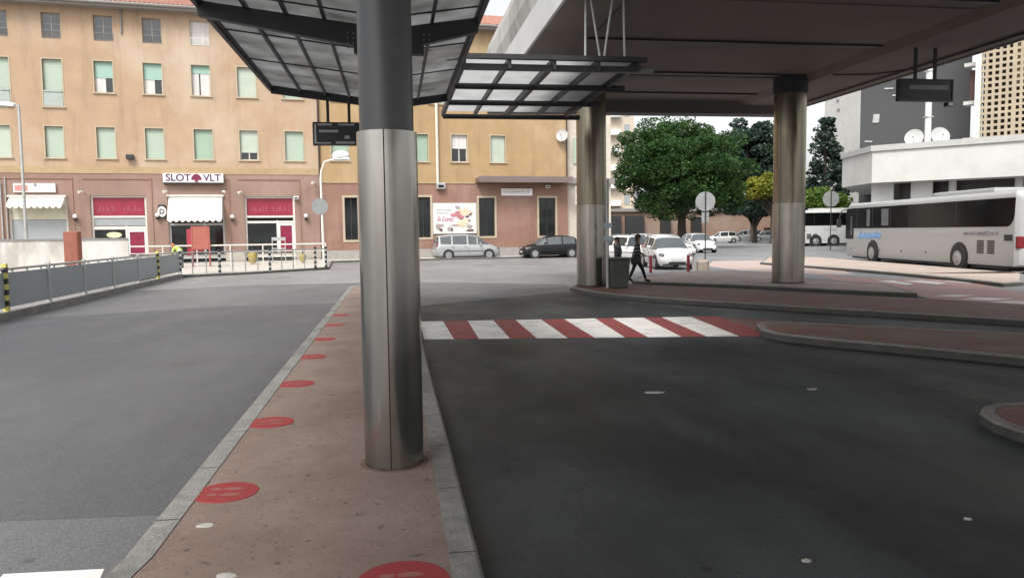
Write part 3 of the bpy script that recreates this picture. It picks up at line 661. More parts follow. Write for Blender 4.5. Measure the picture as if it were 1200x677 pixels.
m_attf = mat('grey_wood_frame', (.33, .30, .27), .7, var=.15)
m_curt = mat('white_curtain', (.6, .58, .55), .9, var=.2, scale=6, aniso_z=.1)
m_roof = mat('terracotta_tiles', (.30, .13, .09), .85, var=.3, scale=5, stain=.5, stscale=3, stcol=(.36, .24, .19))
m_gut = mat('grey_gutter', (.22, .205, .19), .6, var=.15)
def slats(mb, u0, u1, z0, z1, y, st=.09):
    z = z0
    while z < z1 - .005:
        zz = min(z + st, z1); mb.quad((u0, y, z), (u1, y, z), (u1, y + .014, zz), (u0, y + .014, zz)); mb.quad((u0, y + .014, zz), (u1, y + .014, zz), (u1, y, zz), (u0, y, zz)); z = zz
def window(t, a, c, e, g, kind):
    fy = .19; w_ = .055
    m_fr = {'attic': m_attf, 'atticw': M_white}.get(kind, M_offw)
    q = MB(); q.box(a, a + w_, fy, fy + .05, e, g); q.box(c - w_, c, fy, fy + .05, e, g); q.box(a + w_, c - w_, fy, fy + .05, e, e + w_); q.box(a + w_, c - w_, fy, fy + .05, g - w_, g)
    mid = (a + c) / 2; q.box(mid - .03, mid + .03, fy - .005, fy + .045, e + w_, g - w_)
    if kind.startswith('attic'): q.box(a + w_, mid - .03, fy, fy + .04, (e + g) / 2 + .1, (e + g) / 2 + .14); q.box(mid + .03, c - w_, fy, fy + .04, (e + g) / 2 + .1, (e + g) / 2 + .14)
    fr = t.part('window', q, m_fr)
    t.part('pane', MB().box(a + w_ * .5, c - w_ * .5, fy + .02, fy + .03, e + w_ * .5, g - w_ * .5), M_glass2 if kind == 'attic' else (m_curt if kind == 'atticw' else M_glass), fr)
    if kind == 'full': fb = 1.
    elif kind == 'tall': fb = .66
    elif kind == 'half': fb = .52
    elif kind == 'quart': fb = .26
    elif kind == 'low': fb = .74
    elif kind == 'curt': fb = .5
    else: fb = 0
    if fb:
        q = MB(); slats(q, a + .01, c - .01, g - (g - e) * fb, g, fy - .05)
        t.part('roller_blind', q, m_grn2 if kind in ('half', 'quart') else (m_curt if kind == 'curt' else random.choice((m_grn, m_grnb, m_grnc))), fr)
    if kind in ('half', 'quart'):
        q = MB(); q.box(a + .05, mid + (.08 if kind == 'half' else -.12), fy - .02, fy + .01, e + .05, g - (g - e) * fb)
        if kind == 'quart':
            q2 = q; t.part('curtain', q2, m_curt, fr); q = MB(); q.box(mid + .02, c - .05, fy - .02, fy + .01, e + .05, g - (g - e) * fb)
        t.part('curtain', q, m_curt, fr)
    if kind == 'tall':
        q = MB(); q.box(a + .02, c - .02, -.02, .0, e + .02, e + (g - e) * .30); q.box(a, c, -.05, -.01, e + (g - e) * .31, e + (g - e) * .34); t.part('railing', q, mat('pale_grey_panel', (.33, .38, .35), .6), fr)
    if kind.startswith('attic'):
        q = MB(); hh = (g - e) * .30; q.box(a, c, -.03, -.005, e + hh, e + hh + .03); q.box(a, c, -.03, -.005, e + .02, e + .05)
        x = a + .03
        while x < c: q.box(x, x + .025, -.025, -.01, e + .05, e + hh); x += .1
        t.part('railing', q, M_attr if kind == 'attic' else M_white, fr)
    else:
        q = MB(); q.box(a - .12, c + .12, -.09, .10, e - .07, e - .002); t.part('sill', q, m_sur, fr)
        q = MB(); s_ = .07
        q.box(a - s_, a - .002, -.02, .002, e, g + s_); q.box(c + .002, c + s_, -.02, .002, e, g + s_); q.box(a - .002, c + .002, -.02, .002, g + .002, g + s_)
        t.part('surround', q, m_sur, fr)
M_attr = mat('grey_railing', (.17, .16, .15), .6, var=.15)

US = FU(376, 215)[0]                # split between the two houses
UE = FU(665, 215)[0]
def ux(px, py): return FU(px, py)[0]
# ---- tan apartment building with shops
tA = Thing('apartment_building', 'long tan four storey building with green blinds and shops at street level', 'building', (-44, 0, 0), FA, world=fw(-44, 0) + (0,))
UL = -46
winsA = []
pitch = None
att = [(-1, 8), (48, 70.5), (109, 131.5), (166, 188.5), (222, 244.5)]
mids = [(0, 11), (50, 73), (110.5, 132.5), (168, 190), (224.5, 246), (278, 299.5)]
low = [(1, 12.5), (53, 74.5), (113.5, 135), (170.5, 192), (227.5, 249), (281, 302), (334, 355.5)]
def add(px0, px1, py, z0, z1, k, lst, bd=None): 
    u0, u1 = ux(px0, py), ux(px1, py)
    lst.append((u0, u1, z0, z1, k))
for i, (a, c) in enumerate(att): add(a if a >= 0 else -14, c, 30, 13.35, 14.82, 'atticw' if i == 4 else 'attic', winsA)
for i, (a, c) in enumerate(mids):
    k = ['tall', 'tall', 'half', 'half', 'quart', 'full'][i]; a = a if a > 0 else -12
    add(a, c, 95, 9.42 if k == 'tall' else 10.32, 12.16, k, winsA)
for i, (a, c) in enumerate(low): add(a if a > 1 else -10, c, 168, 6.45, 8.28, ['full', 'full', 'full', 'full', 'full', 'low', 'full'][i], winsA)
sp = ux(192, 95) - ux(134, 95)
for k in (1, 2, 3):                      # windows continuing beyond the left edge of the photo
    for base, z0, z1, kd in ((ux(-12, 95), 10.32, 12.16, 'full'), (ux(-10, 168), 6.45, 8.28, 'full'), (ux(-14, 30), 13.35, 14.82, 'attic')):
        u = base - sp * k; winsA.append((u, u + 1.05, z0, z1, kd))
for (px0, px1) in ((322, 344),):         # hidden behind the canopy
    add(px0, px1, 30, 13.35, 14.82, 'attic', winsA)
add(331, 353, 95, 10.32, 12.16, 'full', winsA); add(275, 297, 30, 13.35, 14.82, 'attic', winsA)
upper = [w_[:4] for w_ in winsA]
q = MB(); wall_grid(q, UL, US, 5.95, 15.2, upper); tA.part('upper_wall', q, m_tan)
q = MB(); q.box(UL, US, -.03, .2, 5.55, 5.949); tA.part('string_band', q, m_band)
for w_ in winsA: window(tA, *w_)
# shop openings
def r4(x0, x1, y0, y1): 
    u0, z1 = FU(x0, y0); u1, z0 = FU(x1, y1); return u0, u1, z0, z1
shops = []
for (x0, x1, yt) in ((8, 78, 228), (105, 171, 229), (196, 262, 229), (286, 345, 230)):
    u0, zt_ = FU(x0, yt); u1, _z = FU(x1, yt); shops.append((u0, u1, .35, zt_))
shops_all = [(shops[0][0] - 7.2, shops[0][0] - 3.4, .35, 4.2)] + shops
q = MB(); wall_grid(q, UL, US, .7, 5.549, [(a, c, .7, g) for a, c, e, g in shops_all], 0, .3); tA.part('shop_wall', q, m_pink)
for a, c, e, g in shops_all:             # shallow arch panels over the shops
    q = MB(); q.box(a - .35, c + .35, -.05, -.003, 5.22, 5.30); q.box(c + .28, c + .35, -.045, -.004, .9, 5.221)
    tA.part('shop_moulding', q, mat('brown_moulding', (.28, .16, .12), .8, var=.1))
q = MB(); us_ = [UL] + [x for s_ in shops_all for x in (s_[0], s_[1])] + [US]
for a, c in zip(us_[::2], us_[1::2]):
    q = MB(); q.box(a, c, -.05, .2, .1, .699)
    tA.part('plinth', q, m_plin)
m_shut = mat('grey_shutter', (.30, .32, .33), .5, .2, var=.06)
def shop(t, i, a, c, e, g):
    fy = .22; q = MB(); w_ = .12; fr = {0: M_offw, 1: M_offw, 2: M_grst, 3: M_offw}[i]
    fr = M_offw if i != 2 else mat('aluminium_frame', (.45, .44, .42), .5, .2)
    q.box(a, a + w_, fy - .06, fy + .06, e, g); q.box(c - w_, c, fy - .06, fy + .06, e, g); q.box(a + w_, c - w_, fy - .06, fy + .06, g - w_, g)
    q.box(a + w_, c - w_, fy - .055, fy + .055, e, e + .25)
    a2, c2, g2 = a + w_, c - w_, g - w_
    if i in (1, 3):
        zf = FU(0, 251)[1] if False else g - 1.22
        q.box(a2, c2, fy - .055, fy + .055, zf - .12, zf); dm = a2 + (c2 - a2) * (.60 if i == 1 else .63)
        q.box(dm, dm + .1, fy - .05, fy + .05, e + .25, zf - (.62 if i == 1 else .3)); 
        if i == 1: q.box(a2, c2, fy - .055, fy + .055, zf - .82, zf - .64)
        else: q.box(a2, c2, fy - .055, fy + .055, zf - .47, zf - .33)
        f = t.part('shopfront', q, fr)
        t.part('fascia_panel', MB().box(a2, c2, fy + .02, fy + .05, zf, g2), M_red, f)
        tq = MB()
        rd = random.Random(i)
        for cc in (.25, .75):
            tq = MB()
            for k in range(7):
                x = a2 + (c2 - a2) * (cc + (k - 3) * .055); hh = rd.uniform(.18, .4); tq.bar((x, fy + .016, zf + .25), (x + rd.uniform(-.1, .1), fy + .016, zf + .25 + hh), .05, .01, up=(0, -1, 0))
            t.part('faded_lettering', tq, mat('faded_pink', (.33, .07, .10), .5), f)
        if i == 1: t.part('rolled_shutter', MB().box(a2, c2, fy + .0, fy + .04, zf - .6, zf - .14), m_shut, f)
        t.part('shop_window', MB().box(a2, dm, fy + .02, fy + .03, e + .25, zf - .3), M_glass, f)
        dt = zf - (.84 if i == 1 else .49)
        t.part('glass_door', MB().box(dm + .1, c2, fy + .0, fy + .04, e + .25, dt), mat('crimson_door', (.20, .012, .04), .35, var=.2), f)
        q = MB(); q.box(dm + .1, dm + .22, fy - .04, fy - .001, e + .25, dt); q.box(c2 - .1, c2 - .0, fy - .04, fy - .001, e + .25, dt); q.box(dm + .22, c2 - .1, fy - .04, fy - .001, dt - .14, dt); t.part('door_frame', q, M_white, f)
        if i == 1: t.part('window_notice', MB().disc((a2 + (dm - a2) * .62, fy + .012, zf - 1.15), .42, (0, -1, 0), .01, 24, .17), mat('yellow_notice', (.65, .62, .35), .5), f)
    elif i == 0:
        f = t.part('shopfront', q, fr); q = MB(); slats(q, a2, c2, e + .25, g2 - 1.35, fy + .02, .11); t.part('shutter', q, m_shut, f)
        t.part('transom_window', MB().box(a2, c2, fy + .03, fy + .05, g2 - 1.34, g2), mat('cream_blind', (.55, .53, .42), .7), f)
    else:
        dm = a2 + (c2 - a2) * .62; q.box(dm, dm + .12, fy - .05, fy + .05, e + .25, g2 - 1.3); q.box(a2, c2, fy - .055, fy + .05, g2 - 1.72, g2 - 1.6)
        f = t.part('shopfront', q, fr); t.part('shop_window', MB().box(a2, c2, fy + .02, fy + .03, e + .25, g2), M_glass, f)
        t.part('red_display', MB().box(a2 + (dm - a2) * .62, dm - .05, fy + .005, fy + .018, e + .3, g2 - 1.85), mat('dull_red', (.25, .02, .03), .5), f)
for i, s_ in enumerate(shops): shop(tA, i, *s_)
q = MB(); a, c, e, g = shops_all[0]; slats(q, a, c, e, g, .2, .11); tA.part('shutter', q, m_shut)
# scalloped awnings
def awning(t, a, c, ztop, zbot, out, mA, zs=.16):
    q = MB(); n = 12; ys = 0.
    q.quad((a, -out, zbot), (c, -out, zbot), (c, -.03, ztop), (a, -.03, ztop)); q.quad((a, -.03, ztop), (c, -.03, ztop), (c, -out, zbot + .02), (a, -out, zbot + .02))
    q.add([(a, -out, zbot), (a, -.03, ztop), (a, -.03, zbot)], [(0, 1, 2)]); q.add([(c, -out, zbot), (c, -.03, zbot), (c, -.03, ztop)], [(0, 1, 2)])
    k = 9
    for i in range(k):
        x0 = a + (c - a) * i / k; x1 = a + (c - a) * (i + 1) / k; m = 6
        for j in range(m):
            s0, s1 = j / m, (j + 1) / m; z0 = zbot - zs * (.35 + .65 * sin(pi * s0)); z1 = zbot - zs * (.35 + .65 * sin(pi * s1))
            q.quad((x0 + (x1 - x0) * s0, -out - .004, z0), (x0 + (x1 - x0) * s1, -out - .004, z1), (x0 + (x1 - x0) * s1, -out - .004, zbot + .02), (x0 + (x1 - x0) * s0, -out - .004, zbot + .02))
    aw = t.part('awning', q, mA)
    q = MB(); q.box(a - .1, c + .1, -.16, -.02, ztop, ztop + .12); t.part('awning_casing', q, M_offw, aw)
    q = MB(); q.tube([(a + .05, -.03, zbot - .5), (a + .05, -out, zbot)], .02, 6); q.tube([(c - .05, -.03, zbot - .5), (c - .05, -out, zbot)], .02, 6); t.part('awning_arms', q, M_grst, aw)
m_awn = mat('white_awning', (.8, .78, .74), .8, var=.04)
a, c, e, g = shops[0]; awning(tA, a + .15, c - .1, g - .15, g - .62, .7, m_awn, .2)
a, c, e, g = shops[2]; awning(tA, a + .08, c - .08, g - .08, g - 1.45, 1.0, m_awn, .2)
# roof, cornice, gutter
def roof(t, a, c, ze, ext=.7):
    q = MB(); q.box(a, c, -ext, .25, ze, ze + .16); t.part('cornice', q, m_gut)
    q = MB(); q.tube([(a, -ext - .06, ze + .20), (c, -ext - .06, ze + .20)], .09, 8); t.part('gutter', q, m_gut, smooth=True)
    q = MB(); n = int((c - a) / .26); vs = []; rows = [(-ext - .05, ze + .28), (5.5, ze + 2.6), (11.5, ze + .3)]
    m = n * 4
    for y, z in rows:
        for k in range(m + 1): vs.append((a + (c - a) * k / m, y, z + .06 * (1 if k % 4 in (1,) else (.5 if k % 4 in (0, 2) else 0))))
    fs = []
    for r_ in range(2):
        for k in range(m): fs.append((r_ * (m + 1) + k, r_ * (m + 1) + k + 1, (r_ + 1) * (m + 1) + k + 1, (r_ + 1) * (m + 1) + k))
    q.add(vs, fs); return t.part('roof', q, m_roof)
roof(tA, UL, US, 15.2)
q = MB(); q.box(UL, UL + .2, .001, 11, 0, 15.2); q.box(UL, US, 10.8, 11, 0, 15.2); tA.part('rear_wall', q, m_tan)
q = MB(); q.box(UL + .2, US, .5, .55, .0, 15.1); tA.part('inner_dark_wall', q, M_black)
u_ = FU(141, 10)[0]; q = MB(); q.tube([(u_, -.1, 15.2), (u_, -.06, 13.8)], .05, 8); tA.part('downpipe', q, m_gut)
q = MB(); u_ = US - .06; q.tube([(u_, -.1, 15.2), (u_, -.1, .2)], .06, 8); tA.part('downpipe', q, mat('dark_brown_pipe', (.05, .03, .025), .6), smooth=True)
u_ = FU(2, 240)[0]; q = MB(); q.tube([(u_, -.08, 5.0), (u_, -.08, .3)], .04, 8); q.tube([(u_ + .25, -.08, 5.3), (u_ + .25, -.08, .3)], .03, 8); tA.part('downpipe', q, M_galv)

# ---- ochre building
tB = Thing('apartment_building', 'ochre plastered building with brown ground floor behind the parked silver and black cars', 'building', (US, 0, 0), FA, world=fw(US, 0) + (0,))
winsB = []
for (a, c, k) in ((388, 408, 'low'), (487, 501.5, 'full'), (529, 547.5, 'curt'), (575, 592, 'full')): add(a, c, 170, 6.5, 8.30, k, winsB)
for (a, c) in ((388, 410), (447, 468), (503, 523), (530, 549), (576, 593)): add(a, c, 95, 10.32, 12.16, 'full', winsB); add(a, c, 30, 13.5, 14.82, 'attic', winsB)
lowB = [r4(403.5, 420, 231.5, 281), r4(487, 505, 231, 278), r4(561, 580, 232, 276.5), r4(631.5, 651, 232, 276)]
q = MB(); wall_grid(q, US, UE, 5.08, 15.2, [w_[:4] for w_ in winsB]); tB.part('upper_wall', q, m_och)
q = MB(); wall_grid(q, US, UE, .7, 5.05, lowB, 0); tB.part('lower_wall', q, m_pink2)
q = MB(); q.box(US, FU(556, 215)[0], -.05, .1, 5.051, 5.13); tB.part('string_band', q, m_band)
q = MB(); q.box(US, UE, -.05, .2, .1, .699); tB.part('plinth', q, mat('grey_plinth', (.30, .28, .26), .8, var=.12))
for w_ in winsB: window(tB, *w_)
for (a, c, e, g) in lowB:
    q = MB(); s_ = .14; q.box(a - s_, a - .002, -.03, .002, e - s_, g + s_); q.box(c + .002, c + s_, -.03, .002, e - s_, g + s_); q.box(a - .002, c + .002, -.03, .002, g + .002, g + s_); q.box(a - .002, c + .002, -.04, .002, e - s_, e - .002)
    f = tB.part('window', q, m_sur); q = MB(); q.box(a, c, .14, .16, e, g); t_ = tB.part('pane', q, M_glass, f)
    q = MB(); m_ = (a + c) / 2; q.box(m_ - .03, m_ + .03, .1, .139, e, g); q.box(a, c, .1, .139, g - .06, g); q.box(a, a + .06, .1, .139, e, g - .06); q.box(c - .06, c, .1, .139, e, g - .06); tB.part('window_bars', q, M_dkst, f)
roof(tB, US, UE, 15.2)
q = MB(); q.box(UE - .2, UE, .001, 11, 0, 15.2); q.box(US, UE, 10.8, 11, 0, 15.2); tB.part('rear_wall', q, m_och)
q = MB(); q.box(US, UE - .2, .5, .55, 0, 15.1); tB.part('inner_dark_wall', q, M_black)
ua, ub = FU(557, 214)[0], FU(674, 214)[0]
q = MB(); q.box(ua, UE, -1.1, -.001, 5.15, 5.42); q.box(ua, UE + .0, -1.15, -1.101, 5.10, 5.5); tB.part('entrance_canopy', q, mat('mauve_grey_metal', (.17, .125, .12), .5, var=.1))
q = MB(); u_ = FU(510.5, 100)[0]; q.tube([(u_, -.12, 15.2), (u_, -.12, 5.1)], .10, 10); tB.part('downpipe', q, mat('pale_pipe', (.6, .55, .48), .5, var=.1), smooth=True)
q = MB(); u_ = FU(663.5, 170)[0]; q.tube([(u_, -.1, 15.2), (u_, -.1, 5.5)], .05, 8); tB.part('downpipe', q, mat('dark_brown_pipe', (.05, .03, .025)), smooth=True)
# ---- pale neighbour
u0, u1 = UE + .02, UE + 3.4
tC = Thing('corner_building', 'pale narrow building end between the ochre building and the left steel column', 'building', (u0, 0, 0), FA, world=fw(u0, 0) + (0,))
q = MB(); q.box(u0, u1, .3, 10, 0, 14.6); tC.part('wall', q, mat('pale_plaster', (.55, .49, .42), .85, var=.1, stain=.3))
q = MB(); q.box(u0, u1 + .2, .0, .299, 5.1, 5.5); tC.part('ledge', q, m_gut)
q = MB(); q.box(u0 + .5, u0 + 1.5, .2, .299, 6.5, 8.3); q.box(u0 + .5, u0 + 1.5, .2, .299, 10.2, 12.1); tC.part('window', q, m_grn)
q = MB(); q.box(u0 - .02, u1 + .3, -.2, 10.3, 14.601, 14.8); tC.part('roof', q, m_gut)

def fsign(name, x0, x1, y0, y1, label, m, depth=.14, rot=FA, off=-.02, cat='sign'):
    u0, u1, z0, z1 = r4(x0, x1, y0, y1)
    t = Thing(name, label, cat, ((u0 + u1) / 2, 0, z0), FA, world=fw((u0 + u1) / 2, 0) + (z0,))
    b_ = t.part('box', MB().box(u0, u1, off - depth, off, z0, z1), m, bevel=.01); return t, u0, u1, z0, z1, b_
m_sw = mat('sign_white', (.72, .70, .68), .4, var=.04)
t, u0, u1, z0, z1, b_ = fsign('shop_sign', 191.5, 262.5, 203.5, 214.5, 'long white box sign reading SLOT VLT with a dark red emblem above the white awning', m_sw, .3)
m_ink = mat('dark_purple_ink', (.08, .03, .09), .5); m_emb = mat('dark_red_emblem', (.16, .01, .05), .5)
zc_ = (z0 + z1) / 2; wd = u1 - u0; X, Z = (1, 0, 0), (0, 0, 1)
text_part(t, 'lettering', 'SLOT', .60, m_ink, (u0 + wd * .25, -.325, zc_ + .0), X, Z); text_part(t, 'lettering', 'VLT', .60, m_ink, (u0 + wd * .81, -.325, zc_ + .0), X, Z)
q = MB(); cx_ = u0 + wd * .55; pr = [(-.34, -.02), (-.2, .2), (0, .3), (.2, .2), (.34, -.02), (.3, -.14), (.08, -.12), (.14, -.26), (-.14, -.26), (-.08, -.12), (-.3, -.14)]
q.extr([(p * .9, z * .9) for p, z in pr][::-1], X, Z, (cx_, -.345, zc_), (cx_, -.322, zc_)); t.part('emblem', q, m_emb)
t.part('underside_trim', MB().box(u0, u1, -.33, -.01, z0 - .07, z0 - .002), M_black)
t, u0, u1, z0, z1, b_ = fsign('shop_sign', 16, 66, 215, 225.5, 'small white sign with faded red corner above the scalloped awning, far left', m_sw, .12)
t.part('red_patch', MB().box(u0 + .08, u0 + .75, -.146, -.141, z0 + .06, z0 + .42), mat('faded_red', (.5, .22, .2), .6)); q = MB(); scribble(q, u0 + 1.6, u1 - .6, z0 + .3, .14, -.15, seed=3); q.disc((u0 + 1.15, -.15, z0 + .42), .09, (0, -1, 0), .01); t.part('lettering', q, mat('grey_ink', (.25, .24, .23), .6))
t, u0, u1, z0, z1, b_ = fsign('wall_sign', 587, 623.5, 221, 229.5, 'white rectangular sign with small grey writing under the entrance canopy', m_sw, .1)
q = MB(); scribble(q, u0 + .15, u1 - .15, z0 + .22, .16, -.125, seed=8); t.part('lettering', q, mat('grey_ink', (.2, .2, .2)))
t, u0, u1, z0, z1, b_ = fsign('lit_sign', 185.5, 195, 240, 256, 'black square sign with a white ring and letter D beside the white awning', M_black, .12)
cx_, cz_ = (u0 + u1) / 2, (z0 + z1) / 2; t.part('ring', MB().disc((cx_, -.146, cz_), .24, (0, -1, 0), .01, 28, .32), m_sw); text_part(t, 'lettering', 'D', .42, M_black, (cx_, -.16, cz_), X, Z)
# poster
t, u0, u1, z0, z1, b_ = fsign('advertising_poster', 507, 558.5, 238, 273.5, 'large white poster with pink and cream flowers between two dark barred windows', mat('poster_white', (.60, .59, .57), .6, var=.05), .05, cat='poster')
y = -.075; rd = random.Random(5); wd, hh = u1 - u0, z1 - z0
for nm, col, items in (('pink_petals', (.45, .17, .2), [(.52, .60, .11, .05), (.58, .68, .09, .05), (.62, .55, .08, .06), (.46, .62, .06, .04)]), ('dark_petals', (.12, .06, .06), [(.47, .62, .05, .035), (.62, .5, .04, .03), (.78, .55, .06, .03), (.85, .62, .05, .03), (.8, .43, .05, .03), (.17, .12, .03, .06), (.42, .14, .03, .06), (.83, .10, .10, .025)]),
                       ('cream_petals', (.66, .52, .36), [(.7, .66, .09, .06), (.75, .8, .06, .06), (.63, .76, .06, .05), (.8, .68, .07, .05), (.7, .38, .14, .08), (.62, .28, .12, .06)]),
                       ('grey_shapes', (.32, .27, .27), [(.12, .24, .06, .09), (.2, .27, .05, .05), (.36, .16, .06, .07), (.56, .86, .05, .05), (.83, .25, .07, .06), (.5, .28, .12, .02), (.87, .66, .04, .05)])):
    q = MB()
    for (a, c, rx, rz) in items:
        for k in range(3):
            yy = y - rd.uniform(.0, .012); q.disc((u0 + wd * (a + rd.uniform(-.02, .02)), yy, z0 + hh * (c + rd.uniform(-.02, .02))), wd * rx * rd.uniform(.6, 1), (0, -1, 0), .004, 14, hh * rz * rd.uniform(.6, 1.1))
    t.part(nm, q, mat(nm, col, .6, var=.2))
q = MB(); scribble(q, u0 + .3, u0 + 1.35, z0 + hh * .42, .26, -.08, .2, 4); t.part('lettering', q, mat('magenta_ink', (.45, .1, .22), .6))
q = MB(); scribble(q, u0 + .2, u0 + 1.3, z0 + hh * .76, .1, -.08, 0, 9); scribble(q, u0 + .2, u0 + 1.1, z0 + hh * .66, .1, -.08, 0, 10); t.part('small_print', q, mat('pale_ink', (.5, .52, .5), .6))
# narrow red/white sign on corner building
t, u0, u1, z0, z1, b_ = fsign('projecting_sign', 671.5, 677.5, 219, 239.5, 'narrow upright white and red sign by the left steel column', m_sw, .2, off=-.3)
q = MB(); q.box(u0 + .05, u1 - .05, -.51, -.501, z0 + .15, z0 + .35); q.box(u0 + .05, u1 - .05, -.51, -.501, z1 - .5, z1 - .2); t.part('red_marks', q, mat('faded_red', (.5, .2, .2)))
# wall lamps and boxes
def wlamp(px, py, lb, grp='small globe lamps on the shop wall'):
    u, z = FU(px, py); t = Thing('wall_lamp', lb, 'lamp', (u, 0, z), FA, grp, world=fw(u, 0) + (z,))
    t.part('globe', MB().sph((u, -.22, z), .13, 12, 8), m_sw, smooth=True); t.part('bracket', MB().box(u - .05, u + .05, -.2, -.01, z - .28, z - .14).box(u - .09, u + .09, -.26, -.14, z - .24, z - .13), M_black)
wlamp(89, 253.5, 'white globe wall lamp between the grey shutter and the left red shopfront'); wlamp(185, 252, 'white globe wall lamp left of the black D sign')
wlamp(272.5, 254, 'white globe wall lamp between the white awning and the right red shopfront'); wlamp(358.5, 253, 'white globe wall lamp right of the right red shopfront')
def flood(px, py, lb, dx=-.25):
    u, z = FU(px, py); t = Thing('floodlight', lb, 'floodlight', (u, 0, z), FA, 'small spotlights over the shop awnings', world=fw(u, 0) + (z,))
    t.part('arm', MB().tube([(u, -.01, z), (u, -.35, z + .12)], .02, 6), M_grst); t.part('head', MB().tube([(u + dx * .3, -.34, z + .14), (u + dx, -.5, z + .08)], [.05, .09], 10), M_offw)
flood(100, 227.5, 'small spotlight at the left corner of the left red shopfront'); flood(198, 227, 'small spotlight above the left end of the white awning'); flood(260, 227, 'small spotlight above the right end of the white awning', .25)
flood(285, 228, 'small spotlight at the left corner of the right red shopfront'); flood(370, 217, 'small spotlight on the wall just left of the dark downpipe')
def camera_box(px, py, wd, lb, m, name='wall_box', cat='wall box'):
    u, z = FU(px, py); t = Thing(name, lb, cat, (u, 0, z), FA, world=fw(u, 0) + (z,))
    t.part('housing', MB().box(u - wd / 2, u + wd / 2, -.3, -.05, z - wd * .35, z + wd * .35), m, bevel=.02); t.part('bracket', MB().box(u - .04, u + .04, -.06, .0, z - .1, z + .1), M_black); t.part('lens', MB().box(u - wd * .3, u + wd * .3, -.31, -.301, z - wd * .2, z + wd * .1), M_glass)
camera_box(153, 184.5, .42, 'dark floodlight fixed under the second pair of green blinds', M_dkst, 'floodlight', 'floodlight')
camera_box(516, 218, .6, 'grey angled floodlight at the foot of the pale downpipe', M_galv, 'floodlight', 'floodlight')
camera_box(641, 219, .32, 'small white box lamp under the entrance canopy', M_white)
camera_box(347, 232, .3, 'white alarm box at the top right corner of the right red shopfront', M_white, 'alarm_box')
# satellite dish on ochre wall
def dish(loc, r, nrm, lb, grp=None):
    t = Thing('satellite_dish', lb, 'satellite dish', loc, 0, grp); n = Vector(nrm).normalized(); x = n.cross(Vector((0, 0, 1))).normalized(); y = x.cross(n)
    q = MB(); vs = []; fs = []; K = 24; J = 4
    for j in range(J + 1):
        rr = r * j / J
        for k in range(K): a = 2 * pi * k / K; vs.append(Vector(loc) + Vector((0, 0, 0)) + x * rr * cos(a) + y * rr * sin(a) + n * (.22 * rr * rr / r))
    for j in range(J):
        for k in range(K): fs.append((j * K + k, j * K + (k + 1) % K, (j + 1) * K + (k + 1) % K, (j + 1) * K + k))
    q.add(vs, fs); t.part('reflector', q, mat('dish_grey_white', (.42, .42, .41), .6), smooth=True)
    c = Vector(loc); t.part('feed_arm', MB().tube([c - y * r * .9 + n * .02, c + n * r * .9 - y * .1], .015, 6).sph(c + n * r * .9 - y * .08, .05, 8, 6), M_grst)
    t.part('mount', MB().tube([c, c - n * .2, c - n * .22 - Vector((0, 0, r * 1.2))], .025, 6), M_dkst)
u, z = FU(657, 160); pp = FD * u - FN * .35 + Vector((0, FY0, z)); dish(pp, .42, (-.35, -1, .25), 'round white satellite dish high on the ochre wall')

# ------------------------------------------------------------------ fence, railing, wall at left
A = W(-30, 384); Bp = W(0, 375.5); Cp = W(210, 325.5); dF = (Cp - Bp).normalized(); LF = (Cp - Bp).length; nF = Vector((dF.y, -dF.x, 0)); rotF = atan2(dF.y, dF.x)
t = Thing('panel_fence', 'grey panelled guard fence with metal posts along the left edge of the bus lane', 'fence', (0, 0, 0), rotF, world=(Bp.x, Bp.y, 0))
m_fp = mat('slate_panel', (.29, .325, .345), .5, var=.08, scale=1.2, stain=.25, stscale=1.4, stcol=(.26, .29, .3))
X0 = -8.; q = MB(); q.box(X0, LF, -.14, .22, 0, .16); t.part('base_kerb', q, M_kerb)
pxs = [6, 57, 99, 133, 163, 186, 212]
xs = []
for px in pxs:
    d = ray(px, 340); # intersect with fence line
    den = d.x * dF.y - d.y * dF.x; s_ = ((0 - Bp.x) * dF.y - (0 - Bp.y) * dF.x) / -den
    p = Vector((d.x, d.y, 0)) * s_; xs.append((p - Vector((Bp.x, Bp.y, 0))).dot(dF))
xs = [-6.6, -4.6, -2.4] + xs
for i, x in enumerate(xs):
    q = MB()
    striped = i in (3, 8, 9)
    if striped:
        z = .16; k = 0
        while z < 1.18: q.box(x - .05, x + .05, -.06, .04, z, min(z + .12, 1.2), k % 2); z += .12; k += 1
        t.part('post', q, [mat('yellow_stripe', (.55, .50, .12), .5) if i != 9 else M_white, M_black], label='post with yellow and black stripes' if i != 9 else 'post with white and black stripes')
    else:
        q.box(x - .04, x + .04, -.05, .03, .16, 1.14); q.box(x - .055, x + .055, -.07, .05, .16, .18); t.part('post', q, M_galv)
    if i < len(xs) - 1:
        t.part('panel', MB().box(x + .05, xs[i + 1] - .05, -.005, .015, .24, 1.0), m_fp)
        q = MB(); k = 3
        for j in range(k): xx = x + (xs[i + 1] - x) * (j + .5) / k; q.box(xx - .02, xx + .02, -.02, .02, 1.0, 1.10)
        t.part('panel_clips', q, M_galv)
q = MB(); q.tube([(X0, 0, 1.08), (LF, 0, 1.08)], .03, 8); t.part('top_rail', q, M_galv, smooth=True)
